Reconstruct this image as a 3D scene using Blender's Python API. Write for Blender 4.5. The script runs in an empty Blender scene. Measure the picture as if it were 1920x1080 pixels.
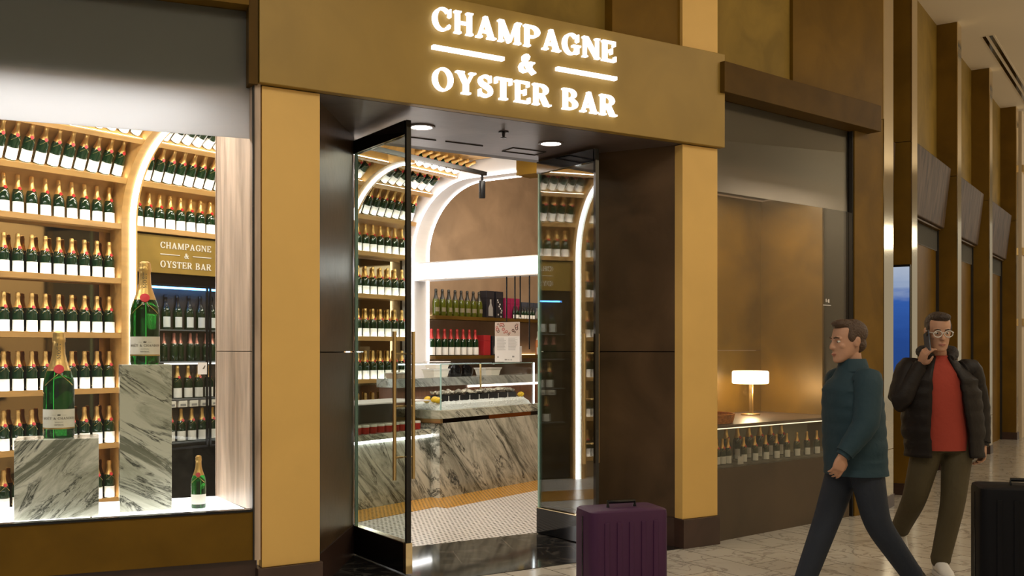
import bpy, bmesh, math, random
from math import sin, cos, pi, radians, sqrt, atan2
from mathutils import Matrix, Vector
random.seed(7)
scene = bpy.context.scene
COL = scene.collection

# ------------------------------------------------------------------ frames
def frame(x, y, deg, z=0.0):
    return Matrix.Translation((x, y, z)) @ Matrix.Rotation(radians(deg), 4, 'Z')
FP = frame(-1.49, 5.92, 31.6)      # portal: x along the front, y into the shop
FL = frame(-1.49, 5.92, 22.5)      # left show window (x negative)
FR = frame(1.63, 7.90, 39.8)       # right show window
FF = frame(3.4525, 9.414, 56.4)    # far bays of the concourse
FD = frame(-3.44, 8.68, 54.0)      # shop interior: x along bottle wall, y into that wall
I4 = Matrix.Identity(4)

# ------------------------------------------------------------------ mesh collector
class MB:
    def __init__(s):
        s.v = []; s.f = []
    def poly(s, pts):
        b = len(s.v); s.v += [tuple(p) for p in pts]; s.f.append(tuple(range(b, b+len(pts)))); return s
    def box(s, x0, x1, y0, y1, z0, z1):
        b = len(s.v)
        s.v += [(x0,y0,z0),(x1,y0,z0),(x1,y1,z0),(x0,y1,z0),(x0,y0,z1),(x1,y0,z1),(x1,y1,z1),(x0,y1,z1)]
        for q in ((0,3,2,1),(4,5,6,7),(0,1,5,4),(1,2,6,5),(2,3,7,6),(3,0,4,7)):
            s.f.append(tuple(b+i for i in q))
        return s
    def prism(s, pts, z0, z1):            # polygon in xy, extruded in z
        b = len(s.v); n = len(pts)
        a = sum(pts[i][0]*pts[(i+1)%n][1]-pts[(i+1)%n][0]*pts[i][1] for i in range(n))
        if a < 0: pts = pts[::-1]
        s.v += [(x,y,z0) for x,y in pts] + [(x,y,z1) for x,y in pts]
        s.f.append(tuple(b+i for i in range(n))[::-1]); s.f.append(tuple(b+n+i for i in range(n)))
        for i in range(n):
            j = (i+1)%n; s.f.append((b+i,b+j,b+n+j,b+n+i))
        return s
    def prism_y(s, pts, y0, y1):          # polygon in xz, extruded in y
        m = MB().prism(pts, y0, y1); b = len(s.v)
        s.v += [(x, z, y) for x, y, z in m.v]; s.f += [tuple(b+i for i in f)[::-1] for f in m.f]; return s
    def prism_x(s, pts, x0, x1):          # polygon in yz, extruded in x
        m = MB().prism(pts, x0, x1); b = len(s.v)
        s.v += [(z, x, y) for x, y, z in m.v]; s.f += [tuple(b+i for i in f) for f in m.f]; return s
    def lathe(s, prof, n=24, a0=0.0, a1=2*pi, cx=0, cy=0, sy=1.0):
        full = abs(a1-a0-2*pi) < 1e-6; b = len(s.v); m = n if full else n+1
        for r, z in prof:
            for i in range(m):
                a = a0+(a1-a0)*i/n; s.v.append((cx+r*cos(a), cy+r*sin(a)*sy, z))
        for k in range(len(prof)-1):
            for i in range(n):
                j = (i+1)%m if full else i+1
                s.f.append((b+k*m+i, b+k*m+j, b+(k+1)*m+j, b+(k+1)*m+i))
        return s
    def loft(s, rings, cap=True, closed=True):
        b = len(s.v); n = len(rings[0])
        for r in rings: s.v += [tuple(p) for p in r]
        for k in range(len(rings)-1):
            for i in range(n if closed else n-1):
                j = (i+1)%n; s.f.append((b+k*n+i, b+k*n+j, b+(k+1)*n+j, b+(k+1)*n+i))
        if cap and closed:
            s.f.append(tuple(b+i for i in range(n))[::-1]); s.f.append(tuple(b+(len(rings)-1)*n+i for i in range(n)))
        return s
    def tube(s, pts, rad, n=12, cap=True, flat=1.0):
        P = [Vector(p) for p in pts]; R = rad if isinstance(rad, (list, tuple)) else [rad]*len(P)
        rings = []; up = None
        for i, p in enumerate(P):
            t = (P[min(i+1,len(P)-1)]-P[max(i-1,0)]).normalized()
            if up is None:
                up = Vector((1,0,0)) if abs(t.x) < .8 else Vector((0,1,0))
            a = (up - t*up.dot(t)).normalized(); bb = t.cross(a); up = a
            r = R[i]; rx, ry = r if isinstance(r, (list, tuple)) else (r, r*flat)
            rings.append([p + a*(rx*cos(2*pi*k/n)) + bb*(ry*sin(2*pi*k/n)) for k in range(n)])
        return s.loft(rings, cap)
    def sphere(s, c, r, n=16, m=10):
        rx, ry, rz = r if isinstance(r, (list, tuple)) else (r, r, r)
        rings = []
        for k in range(m+1):
            t = -pi/2+pi*k/m; q = max(cos(t), .02)
            rings.append([(c[0]+rx*q*cos(2*pi*i/n), c[1]+ry*q*sin(2*pi*i/n), c[2]+rz*sin(t)) for i in range(n)])
        return s.loft(rings)
    def add(s, o, M=None):
        b = len(s.v); s.v += [tuple(M @ Vector(p)) for p in o.v] if M is not None else o.v
        s.f += [tuple(b+i for i in f) for f in o.f]; return s
    def build(s, name, mat, parent=None, M=None, smooth=False, bevel=0.0, seg=2):
        me = bpy.data.meshes.new(name); me.from_pydata(s.v, [], s.f)
        bm = bmesh.new(); bm.from_mesh(me); bmesh.ops.recalc_face_normals(bm, faces=bm.faces); bm.to_mesh(me); bm.free()
        if mat: me.materials.append(mat)
        if smooth:
            for p in me.polygons: p.use_smooth = True
            try: me.set_sharp_from_angle(angle=radians(38))
            except Exception: pass
        o = bpy.data.objects.new(name, me); COL.objects.link(o)
        if parent is not None: o.parent = parent
        elif M is not None: o.matrix_world = M
        if bevel:
            b = o.modifiers.new('bevel', 'BEVEL'); b.width = bevel; b.segments = seg; b.limit_method = 'ANGLE'
            b.harden_normals = False
        return o

def thing(name, label, cat, M=I4, group=None, kind=None):
    o = bpy.data.objects.new(name, None); COL.objects.link(o); o.matrix_world = M; o.empty_display_size = .05
    return tag(o, label, cat, group, kind)
def tag(o, label=None, cat=None, group=None, kind=None):
    if label: o['label'] = label
    if cat: o['category'] = cat
    if group: o['group'] = group
    if kind: o['kind'] = kind
    return o
def struct(o, label=None, cat=None):
    o['kind'] = 'structure'
    if label: o['label'] = label
    if cat: o['category'] = cat
    return o
def copy_tree(o, M, label=None, group=None):
    r = o.copy(); COL.objects.link(r); r.matrix_world = M
    if label: r['label'] = label
    if group: r['group'] = group
    for ch in o.children:
        c = ch.copy(); COL.objects.link(c); c.parent = r
        for g in ch.children:
            d = g.copy(); COL.objects.link(d); d.parent = c
    return r
def at(F, x, y, z, rz=0.0, s=1.0):
    return F @ Matrix.Translation((x, y, z)) @ Matrix.Rotation(rz, 4, 'Z') @ Matrix.Scale(s, 4)

# ------------------------------------------------------------------ materials
MATS = {}
def nodes(name):
    m = bpy.data.materials.new(name); m.use_nodes = True
    nt = m.node_tree; nt.nodes.clear(); out = nt.nodes.new('ShaderNodeOutputMaterial')
    MATS[name] = m
    return m, nt, out
def sr(r, g, b):
    f = lambda c: (c/255/12.92) if c/255 <= .04045 else ((c/255+.055)/1.055)**2.4
    return (f(r), f(g), f(b), 1)
def principled(name, col, rough=.5, metal=0.0, spec=.5, var=0.0, vscale=3.0, vcol=None, bump=0.0, bscale=40.0, emit=None, estr=0.0, stretch=(1,1,1), coat=0.0, detail=5):
    m, nt, out = nodes(name); N = nt.nodes; L = nt.links
    b = N.new('ShaderNodeBsdfPrincipled'); L.new(b.outputs[0], out.inputs[0])
    b.inputs['Base Color'].default_value = col if len(col) == 4 else (*col, 1)
    b.inputs['Roughness'].default_value = rough; b.inputs['Metallic'].default_value = metal
    b.inputs['Specular IOR Level'].default_value = spec; b.inputs['Coat Weight'].default_value = coat
    if emit:
        b.inputs['Emission Color'].default_value = emit if len(emit) == 4 else (*emit, 1); b.inputs['Emission Strength'].default_value = estr
    if var or bump or vcol:
        tc = N.new('ShaderNodeTexCoord'); mp = N.new('ShaderNodeMapping'); mp.inputs['Scale'].default_value = stretch
        L.new(tc.outputs['Object'], mp.inputs[0])
    if var or vcol:
        no = N.new('ShaderNodeTexNoise'); no.inputs['Scale'].default_value = vscale; no.inputs['Detail'].default_value = detail
        no.inputs['Distortion'].default_value = .6
        L.new(mp.outputs[0], no.inputs[0])
        cr = N.new('ShaderNodeValToRGB'); c = tuple(b.inputs['Base Color'].default_value)
        lo = tuple(max(0, x*(1-var)) for x in c[:3])+(1,); hi = tuple(min(1, x*(1+var)) for x in c[:3])+(1,)
        if vcol: lo = vcol if len(vcol) == 4 else (*vcol, 1); hi = c
        cr.color_ramp.elements[0].position = .32; cr.color_ramp.elements[0].color = lo
        cr.color_ramp.elements[1].position = .68; cr.color_ramp.elements[1].color = hi
        L.new(no.outputs[0], cr.inputs[0]); L.new(cr.outputs[0], b.inputs['Base Color'])
    if bump:
        n2 = N.new('ShaderNodeTexNoise'); n2.inputs['Scale'].default_value = bscale; n2.inputs['Detail'].default_value = 4
        L.new(mp.outputs[0], n2.inputs[0]); bp = N.new('ShaderNodeBump'); bp.inputs['Strength'].default_value = bump; bp.inputs['Distance'].default_value = .02
        L.new(n2.outputs[0], bp.inputs['Height']); L.new(bp.outputs[0], b.inputs['Normal'])
    return m
def emission(name, col, s):
    m, nt, out = nodes(name); e = nt.nodes.new('ShaderNodeEmission')
    e.inputs[0].default_value = (*col, 1); e.inputs[1].default_value = s; nt.links.new(e.outputs[0], out.inputs[0]); return m
def glass(name, tint=(1,1,1), ior=1.5, rough=0.0, extra=0.0):
    """clear pane: what lies behind it, plus mirror reflection growing with the angle (same from both sides)"""
    m, nt, out = nodes(name); N = nt.nodes; L = nt.links
    tr = N.new('ShaderNodeBsdfTransparent'); tr.inputs[0].default_value = (*tint, 1)
    gl = N.new('ShaderNodeBsdfGlossy'); gl.inputs['Roughness'].default_value = rough
    lw = N.new('ShaderNodeLayerWeight'); lw.inputs[0].default_value = .5
    pw = N.new('ShaderNodeMath'); pw.operation = 'POWER'; pw.inputs[1].default_value = 5.0; L.new(lw.outputs['Facing'], pw.inputs[0])
    f0 = ((ior-1)/(ior+1))**2+extra
    ma = N.new('ShaderNodeMath'); ma.operation = 'MULTIPLY_ADD'; ma.inputs[1].default_value = 1-f0; ma.inputs[2].default_value = f0; ma.use_clamp = True
    L.new(pw.outputs[0], ma.inputs[0])
    mx = N.new('ShaderNodeMixShader'); L.new(ma.outputs[0], mx.inputs[0])
    L.new(tr.outputs[0], mx.inputs[1]); L.new(gl.outputs[0], mx.inputs[2]); L.new(mx.outputs[0], out.inputs[0])
    return m
def marble(name, base, mid, dark, scale=1.6, rot=(0,0,0), rough=.12, stretch=5.0, amount=.5, offs=(0,0,0)):
    """streaky stone: noise drawn out along one direction, with a few thin dark veins"""
    m, nt, out = nodes(name); N = nt.nodes; L = nt.links
    b = N.new('ShaderNodeBsdfPrincipled'); L.new(b.outputs[0], out.inputs[0]); b.inputs['Roughness'].default_value = rough
    tc = N.new('ShaderNodeTexCoord'); mr = N.new('ShaderNodeMapping'); mr.inputs['Rotation'].default_value = rot; mr.inputs['Location'].default_value = offs
    mp = N.new('ShaderNodeMapping'); mp.inputs['Scale'].default_value = (scale*stretch, scale*2.0, scale)
    L.new(tc.outputs['Object'], mr.inputs[0]); L.new(mr.outputs[0], mp.inputs[0])
    def noise(sc, det, dis, ramp):
        no = N.new('ShaderNodeTexNoise'); no.inputs['Scale'].default_value = sc; no.inputs['Detail'].default_value = det; no.inputs['Distortion'].default_value = dis; no.inputs['Roughness'].default_value = .70
        L.new(mp.outputs[0], no.inputs[0]); cr = N.new('ShaderNodeValToRGB'); e = cr.color_ramp.elements
        e[0].position, e[0].color = ramp[0]; e[1].position, e[1].color = ramp[-1]
        for p, c in ramp[1:-1]:
            x = e.new(p); x.color = c
        L.new(no.outputs[0], cr.inputs[0]); return cr
    c1 = noise(1.0, 7, .9, [(.30, mid), (.30+.22*amount, tuple(.5*base[i]+.5*mid[i] for i in range(3))+(1,)), (.36+.3*amount, base), (.72, base)])
    k = (0,0,0,1); w = (1,1,1,1)
    c2 = noise(.8, 6, 1.4, [(.455, k), (.485, (.5,.5,.5,1)), (.500, w), (.512, (.6,.6,.6,1)), (.545, k)])
    c3 = noise(.55, 5, .8, [(.43, k), (.53, w)])
    mu = N.new('ShaderNodeMath'); mu.operation = 'MULTIPLY'; L.new(c2.outputs[0], mu.inputs[0]); L.new(c3.outputs[0], mu.inputs[1])
    mx = N.new('ShaderNodeMix'); mx.data_type = 'RGBA'; L.new(mu.outputs[0], mx.inputs[0]); L.new(c1.outputs[0], mx.inputs[6]); mx.inputs[7].default_value = dark
    c4 = noise(.45, 9, 1.2, [(.57, k), (.63, (.92,.92,.92,1))])
    m2 = N.new('ShaderNodeMix'); m2.data_type = 'RGBA'; L.new(c4.outputs[0], m2.inputs[0]); L.new(mx.outputs[2], m2.inputs[6]); m2.inputs[7].default_value = tuple(.6*mid[i]+.4*dark[i] for i in range(3))+(1,)
    L.new(m2.outputs[2], b.inputs['Base Color'])
    return m
def tiles(name, c1, c2, mortar, w, h, rough=.12, rot=0.0, vein=None, msize=.004):
    m, nt, out = nodes(name); N = nt.nodes; L = nt.links
    b = N.new('ShaderNodeBsdfPrincipled'); L.new(b.outputs[0], out.inputs[0]); b.inputs['Roughness'].default_value = rough
    tc = N.new('ShaderNodeTexCoord'); mp = N.new('ShaderNodeMapping'); mp.inputs['Rotation'].default_value = (0,0,rot)
    L.new(tc.outputs['Object'], mp.inputs[0])
    br = N.new('ShaderNodeTexBrick'); br.inputs['Scale'].default_value = 1.0; br.inputs['Brick Width'].default_value = w; br.inputs['Row Height'].default_value = h
    br.inputs['Mortar Size'].default_value = msize; br.inputs['Mortar Smooth'].default_value = .2
    br.inputs['Color1'].default_value = c1; br.inputs['Color2'].default_value = c2; br.inputs['Mortar'].default_value = mortar
    L.new(mp.outputs[0], br.inputs[0])
    no = N.new('ShaderNodeTexNoise'); no.inputs['Scale'].default_value = 2.2; no.inputs['Detail'].default_value = 8; no.inputs['Distortion'].default_value = 1.6
    L.new(mp.outputs[0], no.inputs[0])
    cr = N.new('ShaderNodeValToRGB'); e = cr.color_ramp.elements
    e[0].position = .475; e[0].color = (0,0,0,1); e[1].position = .525; e[1].color = (0,0,0,1); a = e.new(.5); a.color = (.8,.8,.8,1)
    L.new(no.outputs[0], cr.inputs[0])
    mx = N.new('ShaderNodeMix'); mx.data_type = 'RGBA'; L.new(cr.outputs[0], mx.inputs[0]); L.new(br.outputs[0], mx.inputs[6]); mx.inputs[7].default_value = vein or mortar
    L.new(mx.outputs[2], b.inputs['Base Color'])
    return m
def mosaic(name, tile, dot, grout, pitch=.05, rough=.25):
    """small hexagon-like pale tiles with a dark dot between them"""
    m, nt, out = nodes(name); N = nt.nodes; L = nt.links
    b = N.new('ShaderNodeBsdfPrincipled'); L.new(b.outputs[0], out.inputs[0]); b.inputs['Roughness'].default_value = rough
    tc = N.new('ShaderNodeTexCoord'); mp = N.new('ShaderNodeMapping'); L.new(tc.outputs['Object'], mp.inputs[0])
    mp.inputs['Scale'].default_value = (1/pitch, 1/pitch, 1)
    vo = N.new('ShaderNodeTexVoronoi'); vo.feature = 'F1'; vo.distance = 'CHEBYCHEV'; vo.inputs['Randomness'].default_value = 0.0; vo.inputs['Scale'].default_value = 1.0
    L.new(mp.outputs[0], vo.inputs[0])
    cr = N.new('ShaderNodeValToRGB'); cr.color_ramp.interpolation = 'CONSTANT'; e = cr.color_ramp.elements
    e[0].position = 0; e[0].color = dot; e[1].position = .23; e[1].color = tile; a = e.new(.47); a.color = grout
    L.new(vo.outputs['Distance'], cr.inputs[0]); L.new(cr.outputs[0], b.inputs['Base Color'])
    return m

M_sign   = principled('sign_gold_paint', (.310,.196,.040), .45, .15, var=.10, vscale=2.0, bump=.03, bscale=260)
M_pale   = principled('pale_gold_paint', (.740,.465,.135), .5, .05, var=.05, vscale=1.5)
M_bronze = principled('bronze_plaster', (.215,.123,.020), .36, .15, var=.34, vscale=1.6, bump=.05, bscale=30)
M_reveal = principled('dark_bronze_plaster', (.105,.062,.032), .30, .2, var=.35, vscale=1.8, bump=.06, bscale=14)
M_soffit = principled('soffit_plaster', (.135,.102,.094), .35, .2, var=.25, vscale=3.0, bump=.05, bscale=14)
M_goldpl = principled('gold_plaster', (.255,.165,.034), .55, .0, spec=.15, var=.2, vscale=2.4, bump=.04, bscale=20)
M_brownp = principled('brown_panel', (.150,.080,.009), .5, .0, spec=.12, var=.18, vscale=2.2, bump=.03, bscale=30)
M_trim   = principled('brown_trim', (.088,.046,.007), .5, .0, spec=.12, var=.15, vscale=3.0)
M_gap    = principled('shadow_gap', (.012,.009,.007), .6)
M_plinth = principled('dark_plinth', (.050,.026,.020), .3, var=.2, vscale=4)
M_brass  = principled('polished_brass', (.86,.72,.46), .10, 1.0, bump=.02, bscale=3.0)
M_handle = principled('brushed_brass', (.72,.52,.24), .3, .9)
M_wood   = principled('pale_figured_wood', (.50,.375,.285), .42, var=.3, vscale=2.2, stretch=(5,5,.7), detail=8)
M_canopy = principled('walnut_veneer', (.090,.060,.040), .6, spec=.2, var=.5, vscale=2.5, stretch=(6,6,.6), detail=8)
M_oak    = principled('shelf_oak', (.46,.265,.085), .42, var=.14, vscale=3.0, stretch=(1,5,5))
M_oakback= principled('oak_back', (.46,.26,.075), .40, var=.15, vscale=3.0, stretch=(1,4,4))
M_mirror = principled('bronze_mirror', (.36,.25,.13), .04, 1.0)
M_black  = principled('black_metal', (.010,.010,.011), .25, .3)
M_bgloss = principled('black_gloss', (.004,.004,.005), .08)
M_white  = principled('white_plaster', (.72,.70,.70), .5)
M_ceil   = principled('ceiling_paint', (.80,.70,.55), .7)
M_wallbr = principled('venetian_plaster', (.340,.235,.150), .38, var=.16, vscale=2.6, bump=.06, bscale=8)
M_dark   = principled('dark_interior', (.045,.032,.024), .5)
M_led    = emission('led_strip', (1.0,.98,.96), 9.0)
M_ledsh  = emission('shelf_led', (1.0,.96,.90), 42.0)
M_beam   = emission('light_box', (1.0,.97,.96), 3.2)
M_letter = emission('lit_letter', (1.0,.95,.92), 2.6)
M_plat   = emission('glowing_platform', (1.0,.98,.95), 3.4)
M_lamp   = emission('lamp_glow', (1.0,.84,.58), 6.0)
M_disc   = emission('downlight_disc', (1.0,.93,.82), 12.0)
M_glassd = glass('door_glass', (.88,.93,.90), 1.52, 0.0, .10)
M_glassw = glass('window_glass', (.97,.98,.97), 1.35)
M_glassr = glass('tinted_window_glass', (.88,.86,.82), 1.5)
M_glassc = glass('case_glass', (.975,.99,.985), 1.35)
M_gledge = principled('glass_edge', (.35,.55,.48), .15, emit=(.5,.9,.8), estr=0.0)
M_marble = marble('green_veined_marble', (.70,.69,.60,1), (.24,.25,.18,1), (.022,.028,.022,1), 1.5, (0,radians(-48),0), amount=.62, offs=(.75,0,.35))
M_marbl2 = marble('green_veined_marble_slab', (.60,.60,.50,1), (.24,.25,.18,1), (.025,.03,.025,1), 1.5, (0,radians(58),radians(10)), amount=.60, offs=(.2,.1,.5))
M_marbl3 = marble('counter_marble', (.60,.59,.50,1), (.13,.135,.10,1), (.012,.015,.012,1), 1.0, (0,radians(40),0), amount=.70, offs=(.4,0,.1))
M_stone  = marble('grey_stone', (.42,.43,.41,1), (.22,.23,.22,1), (.08,.09,.09,1), 1.6, (0,.9,0))
M_floor  = tiles('concourse_marble_tile', (.60,.56,.49,1), (.55,.51,.445,1), (.13,.11,.09,1), .62, .31, .14, radians(56.4), (.27,.24,.21,1))
M_entry  = tiles('entry_dark_stone', (.016,.015,.015,1), (.022,.020,.019,1), (.16,.14,.12,1), .9, .45, .07, radians(20), (.10,.09,.08,1), .003)
M_mosaic = mosaic('white_mosaic', (.74,.71,.68,1), (.035,.033,.033,1), (.42,.40,.38,1))
M_amber  = mosaic('amber_mosaic', (.56,.29,.055,1), (.10,.05,.012,1), (.30,.16,.03,1))
M_bottle = principled('dark_green_glass', (.006,.026,.008), .06, spec=.6, coat=.4)
M_foil   = principled('gold_foil', (.78,.50,.17), .33, .75, bump=.12, bscale=120)
M_pink   = principled('pink_foil', (.52,.22,.17), .36, .6)
M_redf   = principled('red_foil', (.42,.035,.03), .35, .3)
M_red    = principled('red_seal', (.55,.012,.02), .4)
M_label  = principled('white_label', (.86,.85,.82), .55)
M_cream  = principled('cream_label', (.80,.76,.66), .5)
M_ink    = principled('label_ink', (.10,.085,.06), .5)
M_goldln = principled('gold_line', (.62,.43,.15), .35, .8)
M_paper  = principled('white_paper', (.72,.69,.67), .6)
M_grey   = principled('grey_print', (.30,.29,.28), .6)
M_wicker = principled('wicker', (.56,.20,.035), .55, var=.35, vscale=40)
M_lemon  = principled('lemon_skin', (.86,.55,.02), .4, bump=.2, bscale=90)
M_ice    = principled('crushed_ice', (.90,.94,.96), .3, bump=.9, bscale=60)
M_oyster = principled('oyster_shell', (.50,.46,.40), .5, var=.6, vscale=30, bump=.5, bscale=60)
M_oymeat = principled('oyster_meat', (.62,.58,.50), .18)
M_crate  = principled('black_crate', (.012,.014,.018), .5)
M_copper = principled('copper_band', (.52,.20,.06), .22, .95)
M_plastic= principled('white_plastic', (.78,.75,.68), .4)
M_bluescr= None

def film(name, col, trans):
    m, nt, out = nodes(name); N = nt.nodes; L = nt.links
    d = N.new('ShaderNodeBsdfDiffuse'); d.inputs[0].default_value = (*col, 1)
    t = N.new('ShaderNodeBsdfTranslucent'); t.inputs[0].default_value = (*trans, 1)
    mx = N.new('ShaderNodeMixShader'); mx.inputs[0].default_value = .6
    L.new(d.outputs[0], mx.inputs[1]); L.new(t.outputs[0], mx.inputs[2]); L.new(mx.outputs[0], out.inputs[0]); return m
M_film = film('frosted_film', (.20,.20,.185), (.85,.85,.87))

# ------------------------------------------------------------------ serif letters (cap height 1)
def _arc(cx, cy, rx, ry, T, t, a0, a1, n=18):
    out = []; 
    for i in range(n):
        q = []
        for a, inn in ((a0+(a1-a0)*i/n,0),(a0+(a1-a0)*(i+1)/n,0),(a0+(a1-a0)*(i+1)/n,1),(a0+(a1-a0)*i/n,1)):
            a = radians(a); q.append((cx+(rx-T*inn)*cos(a), cy+(ry-t*inn)*sin(a)))
        out.append(q)
    return out
def _r(x0,y0,x1,y1): return [(x0,y0),(x1,y0),(x1,y1),(x0,y1)]
def _stroke(pts, ws):
    out = []; n = len(pts); off = []
    for i in range(n):
        a = pts[max(i-1,0)]; b = pts[min(i+1,n-1)]; d = sqrt((b[0]-a[0])**2+(b[1]-a[1])**2) or 1
        nx, ny = -(b[1]-a[1])/d, (b[0]-a[0])/d; w = (ws[i] if isinstance(ws,(list,tuple)) else ws)/2
        off.append(((pts[i][0]+nx*w, pts[i][1]+ny*w),(pts[i][0]-nx*w, pts[i][1]-ny*w)))
    for i in range(n-1): out.append([off[i][1], off[i+1][1], off[i+1][0], off[i][0]])
    return out
def glyph(c):
    S = .075; T = .175; t = .09
    def stem(x, w=T, top=True, bot=True, e=.085):
        o = [_r(x,0,x+w,1)]
        if bot: o.append([(x-e,0),(x+w+e,0),(x+w+e*.7,S),(x-e*.7,S)])
        if top: o.append([(x-e*.7,1-S),(x+w+e*.7,1-S),(x+w+e,1),(x-e,1)])
        return o
    if c == 'C': return _arc(.50,.5,.48,.52,.185,.085,42,318,26)+[[(.80,.66),(.92,.62),(.92,.99),(.85,.99)],[(.80,.30),(.90,.24),(.86,.10),(.76,.14)]], .96
    if c == 'G': return _arc(.50,.5,.48,.52,.185,.085,42,322,26)+[[(.80,.66),(.92,.62),(.92,.99),(.85,.99)],_r(.76,.06,.93,.46),_r(.58,.38,1.04,.47)], 1.04
    if c == 'H': return stem(.09)+stem(.72)+[_r(.25,.45,.80,.55)], 1.02
    if c == 'A': return [[(.08,0),(.19,0),(.52,.90),(.44,1)],[(.40,1),(.56,1),(.95,0),(.71,0)],_r(.26,.26,.74,.35),_r(0,0,.30,S),_r(.60,0,1.04,S)], 1.04
    if c == 'M': return stem(.10,.10,False)+stem(.98,T,False)+[[(.03,1),(.27,1),(.66,.18),(.60,0),(.54,0)],[(.58,0),(.66,.16),(.98,1),(1.12,1),(.66,0)],_r(.01,1-S,.24,1),_r(1.0,1-S,1.27,1),[(1.02,.9),(.98,1),(1.19,1),(1.19,.8)]], 1.29
    if c == 'P': return stem(.09)+_arc(.44,.715,.44,.285,.20,.09,-90,90,16)+[_r(.2,.91,.45,1),_r(.2,.43,.45,.52)], .92
    if c == 'R': return stem(.09)+_arc(.44,.73,.42,.27,.20,.09,-90,90,16)+[_r(.2,.91,.45,1),_r(.2,.46,.45,.55),[(.38,.50),(.60,.52),(.92,0),(.68,0)],_r(.68,0,1.02,S)], 1.0
    if c == 'B': return stem(.09)+_arc(.42,.755,.38,.245,.19,.085,-90,90,14)+_arc(.42,.275,.46,.275,.21,.09,-90,90,16)+[_r(.2,.915,.43,1),_r(.2,.46,.43,.55),_r(.2,0,.43,.09)], .94
    if c == 'D': return stem(.09)+_arc(.42,.5,.54,.5,.22,.09,-90,90,20)+[_r(.2,.91,.43,1),_r(.2,0,.43,.09)], 1.0
    if c == 'N': return stem(.10,.10,True)+stem(.86,.10,True)+[[(.06,1),(.30,1),(.96,.06),(.96,0),(.84,0),(.10,.96)]], 1.06
    if c in 'EF':
        o = stem(.09)+[_r(.2,.91,.78,1),_r(.2,.45,.60,.54),[(.70,.76),(.80,.76),(.80,1),(.72,1)],[(.54,.36),(.62,.36),(.62,.64),(.54,.64)]]
        if c == 'E': o += [_r(.2,0,.80,.09),[(.74,0),(.84,0),(.84,.26),(.76,.26)]]
        return o, .88
    if c == 'L': return stem(.09)+[_r(.2,0,.76,.09),[(.70,0),(.80,0),(.80,.28),(.72,.28)]], .84
    if c == 'I': return stem(.09), .40
    if c == 'O': return _arc(.52,.5,.50,.52,.19,.085,0,360,34), 1.06
    if c == 'Y': return [_r(.41,0,.62,.48),[(.08,1),(.32,1),(.62,.44),(.50,.40),(.41,.44)],[(.82,1),(.93,1),(.62,.44),(.54,.44)],_r(.30,0,.73,S),_r(0,1-S,.40,1),_r(.70,1-S,1.0,1)], 1.0
    if c == 'T': return [_r(.36,0,.57,1),_r(.26,0,.67,S),_r(.02,.91,.91,1),[(.02,1),(.10,1),(.12,.72),(.02,.72)],[(.91,1),(.83,1),(.81,.72),(.91,.72)]], .94
    if c == 'S':
        pts = []; ws = []
        for i in range(13):
            a = radians(25+(255-25)*i/12); pts.append((.40+.27*cos(a), .745+.205*sin(a))); ws.append(.09+.12*(i/12)**1.2)
        for i in range(1,14):
            a = radians(75-(75+160)*i/13); pts.append((.38+.30*cos(a), .265+.215*sin(a))); ws.append(.21-.12*(i/13))
        return _stroke(pts, ws)+[[(.60,.68),(.70,.68),(.68,.99),(.61,.99)],[(.06,.02),(.12,.02),(.15,.33),(.05,.33)]], .76
    if c == '&':
        pts = [(.98,0),(.84,.10),(.66,.29),(.46,.53),(.33,.72),(.31,.85),(.40,.95),(.53,.95),(.61,.86),(.57,.74),(.40,.60),(.20,.44),(.12,.27),(.18,.11),(.35,.03),(.55,.08),(.70,.22),(.80,.42),(.84,.56)]
        ws = [.20,.20,.21,.20,.16,.12,.09,.10,.14,.14,.12,.14,.19,.19,.14,.10,.09,.09,.09]
        return _stroke(pts, ws)+[_r(.66,.52,1.0,.60),_r(.88,0,1.06,.08)], 1.06
    return [], .42
def text_polys(txt, height, width=None, track=.15):
    """polygons of a line of text, starting at x = 0, and its length"""
    out = []; x = 0.0
    for c in txt:
        acc = None
        if c == 'Ë': acc = 'dots'; c = 'E'
        if c == 'É': acc = 'ac'; c = 'E'
        g, w = glyph(c); g = list(g)
        if acc == 'dots': g += [_r(.18,1.12,.34,1.28), _r(.52,1.12,.68,1.28)]
        if acc == 'ac': g += [[(.35,1.1),(.45,1.1),(.68,1.32),(.52,1.32)]]
        out.append((c, [[(px+x, py) for px, py in q] for q in g])); x += w+track
    x -= track; k = (width/x/height) if width else 1.0
    return [(c, [[(px*height*k, py*height) for px, py in q] for q in g]) for c, g in out], x*height*k
# ================================================================== CAMERA
cam_d = bpy.data.cameras.new('camera'); cam = bpy.data.objects.new('camera', cam_d); COL.objects.link(cam)
cam.location = (0, 0, 1.5); cam.rotation_euler = (pi/2, 0, 0)
cam_d.sensor_width = 36; cam_d.lens = 36*1900/1920; cam_d.shift_y = 115/1920; cam_d.clip_start = .05
scene.camera = cam

def Pw(u, n):  # portal plan point in world
    v = FP @ Vector((u, n, 0)); return (v.x, v.y)
def Lw(x, y):
    v = FL @ Vector((x, y, 0)); return (v.x, v.y)
def Rw(x, y):
    v = FR @ Vector((x, y, 0)); return (v.x, v.y)
def Dw(x, y):
    v = FD @ Vector((x, y, 0)); return (v.x, v.y)

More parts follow.
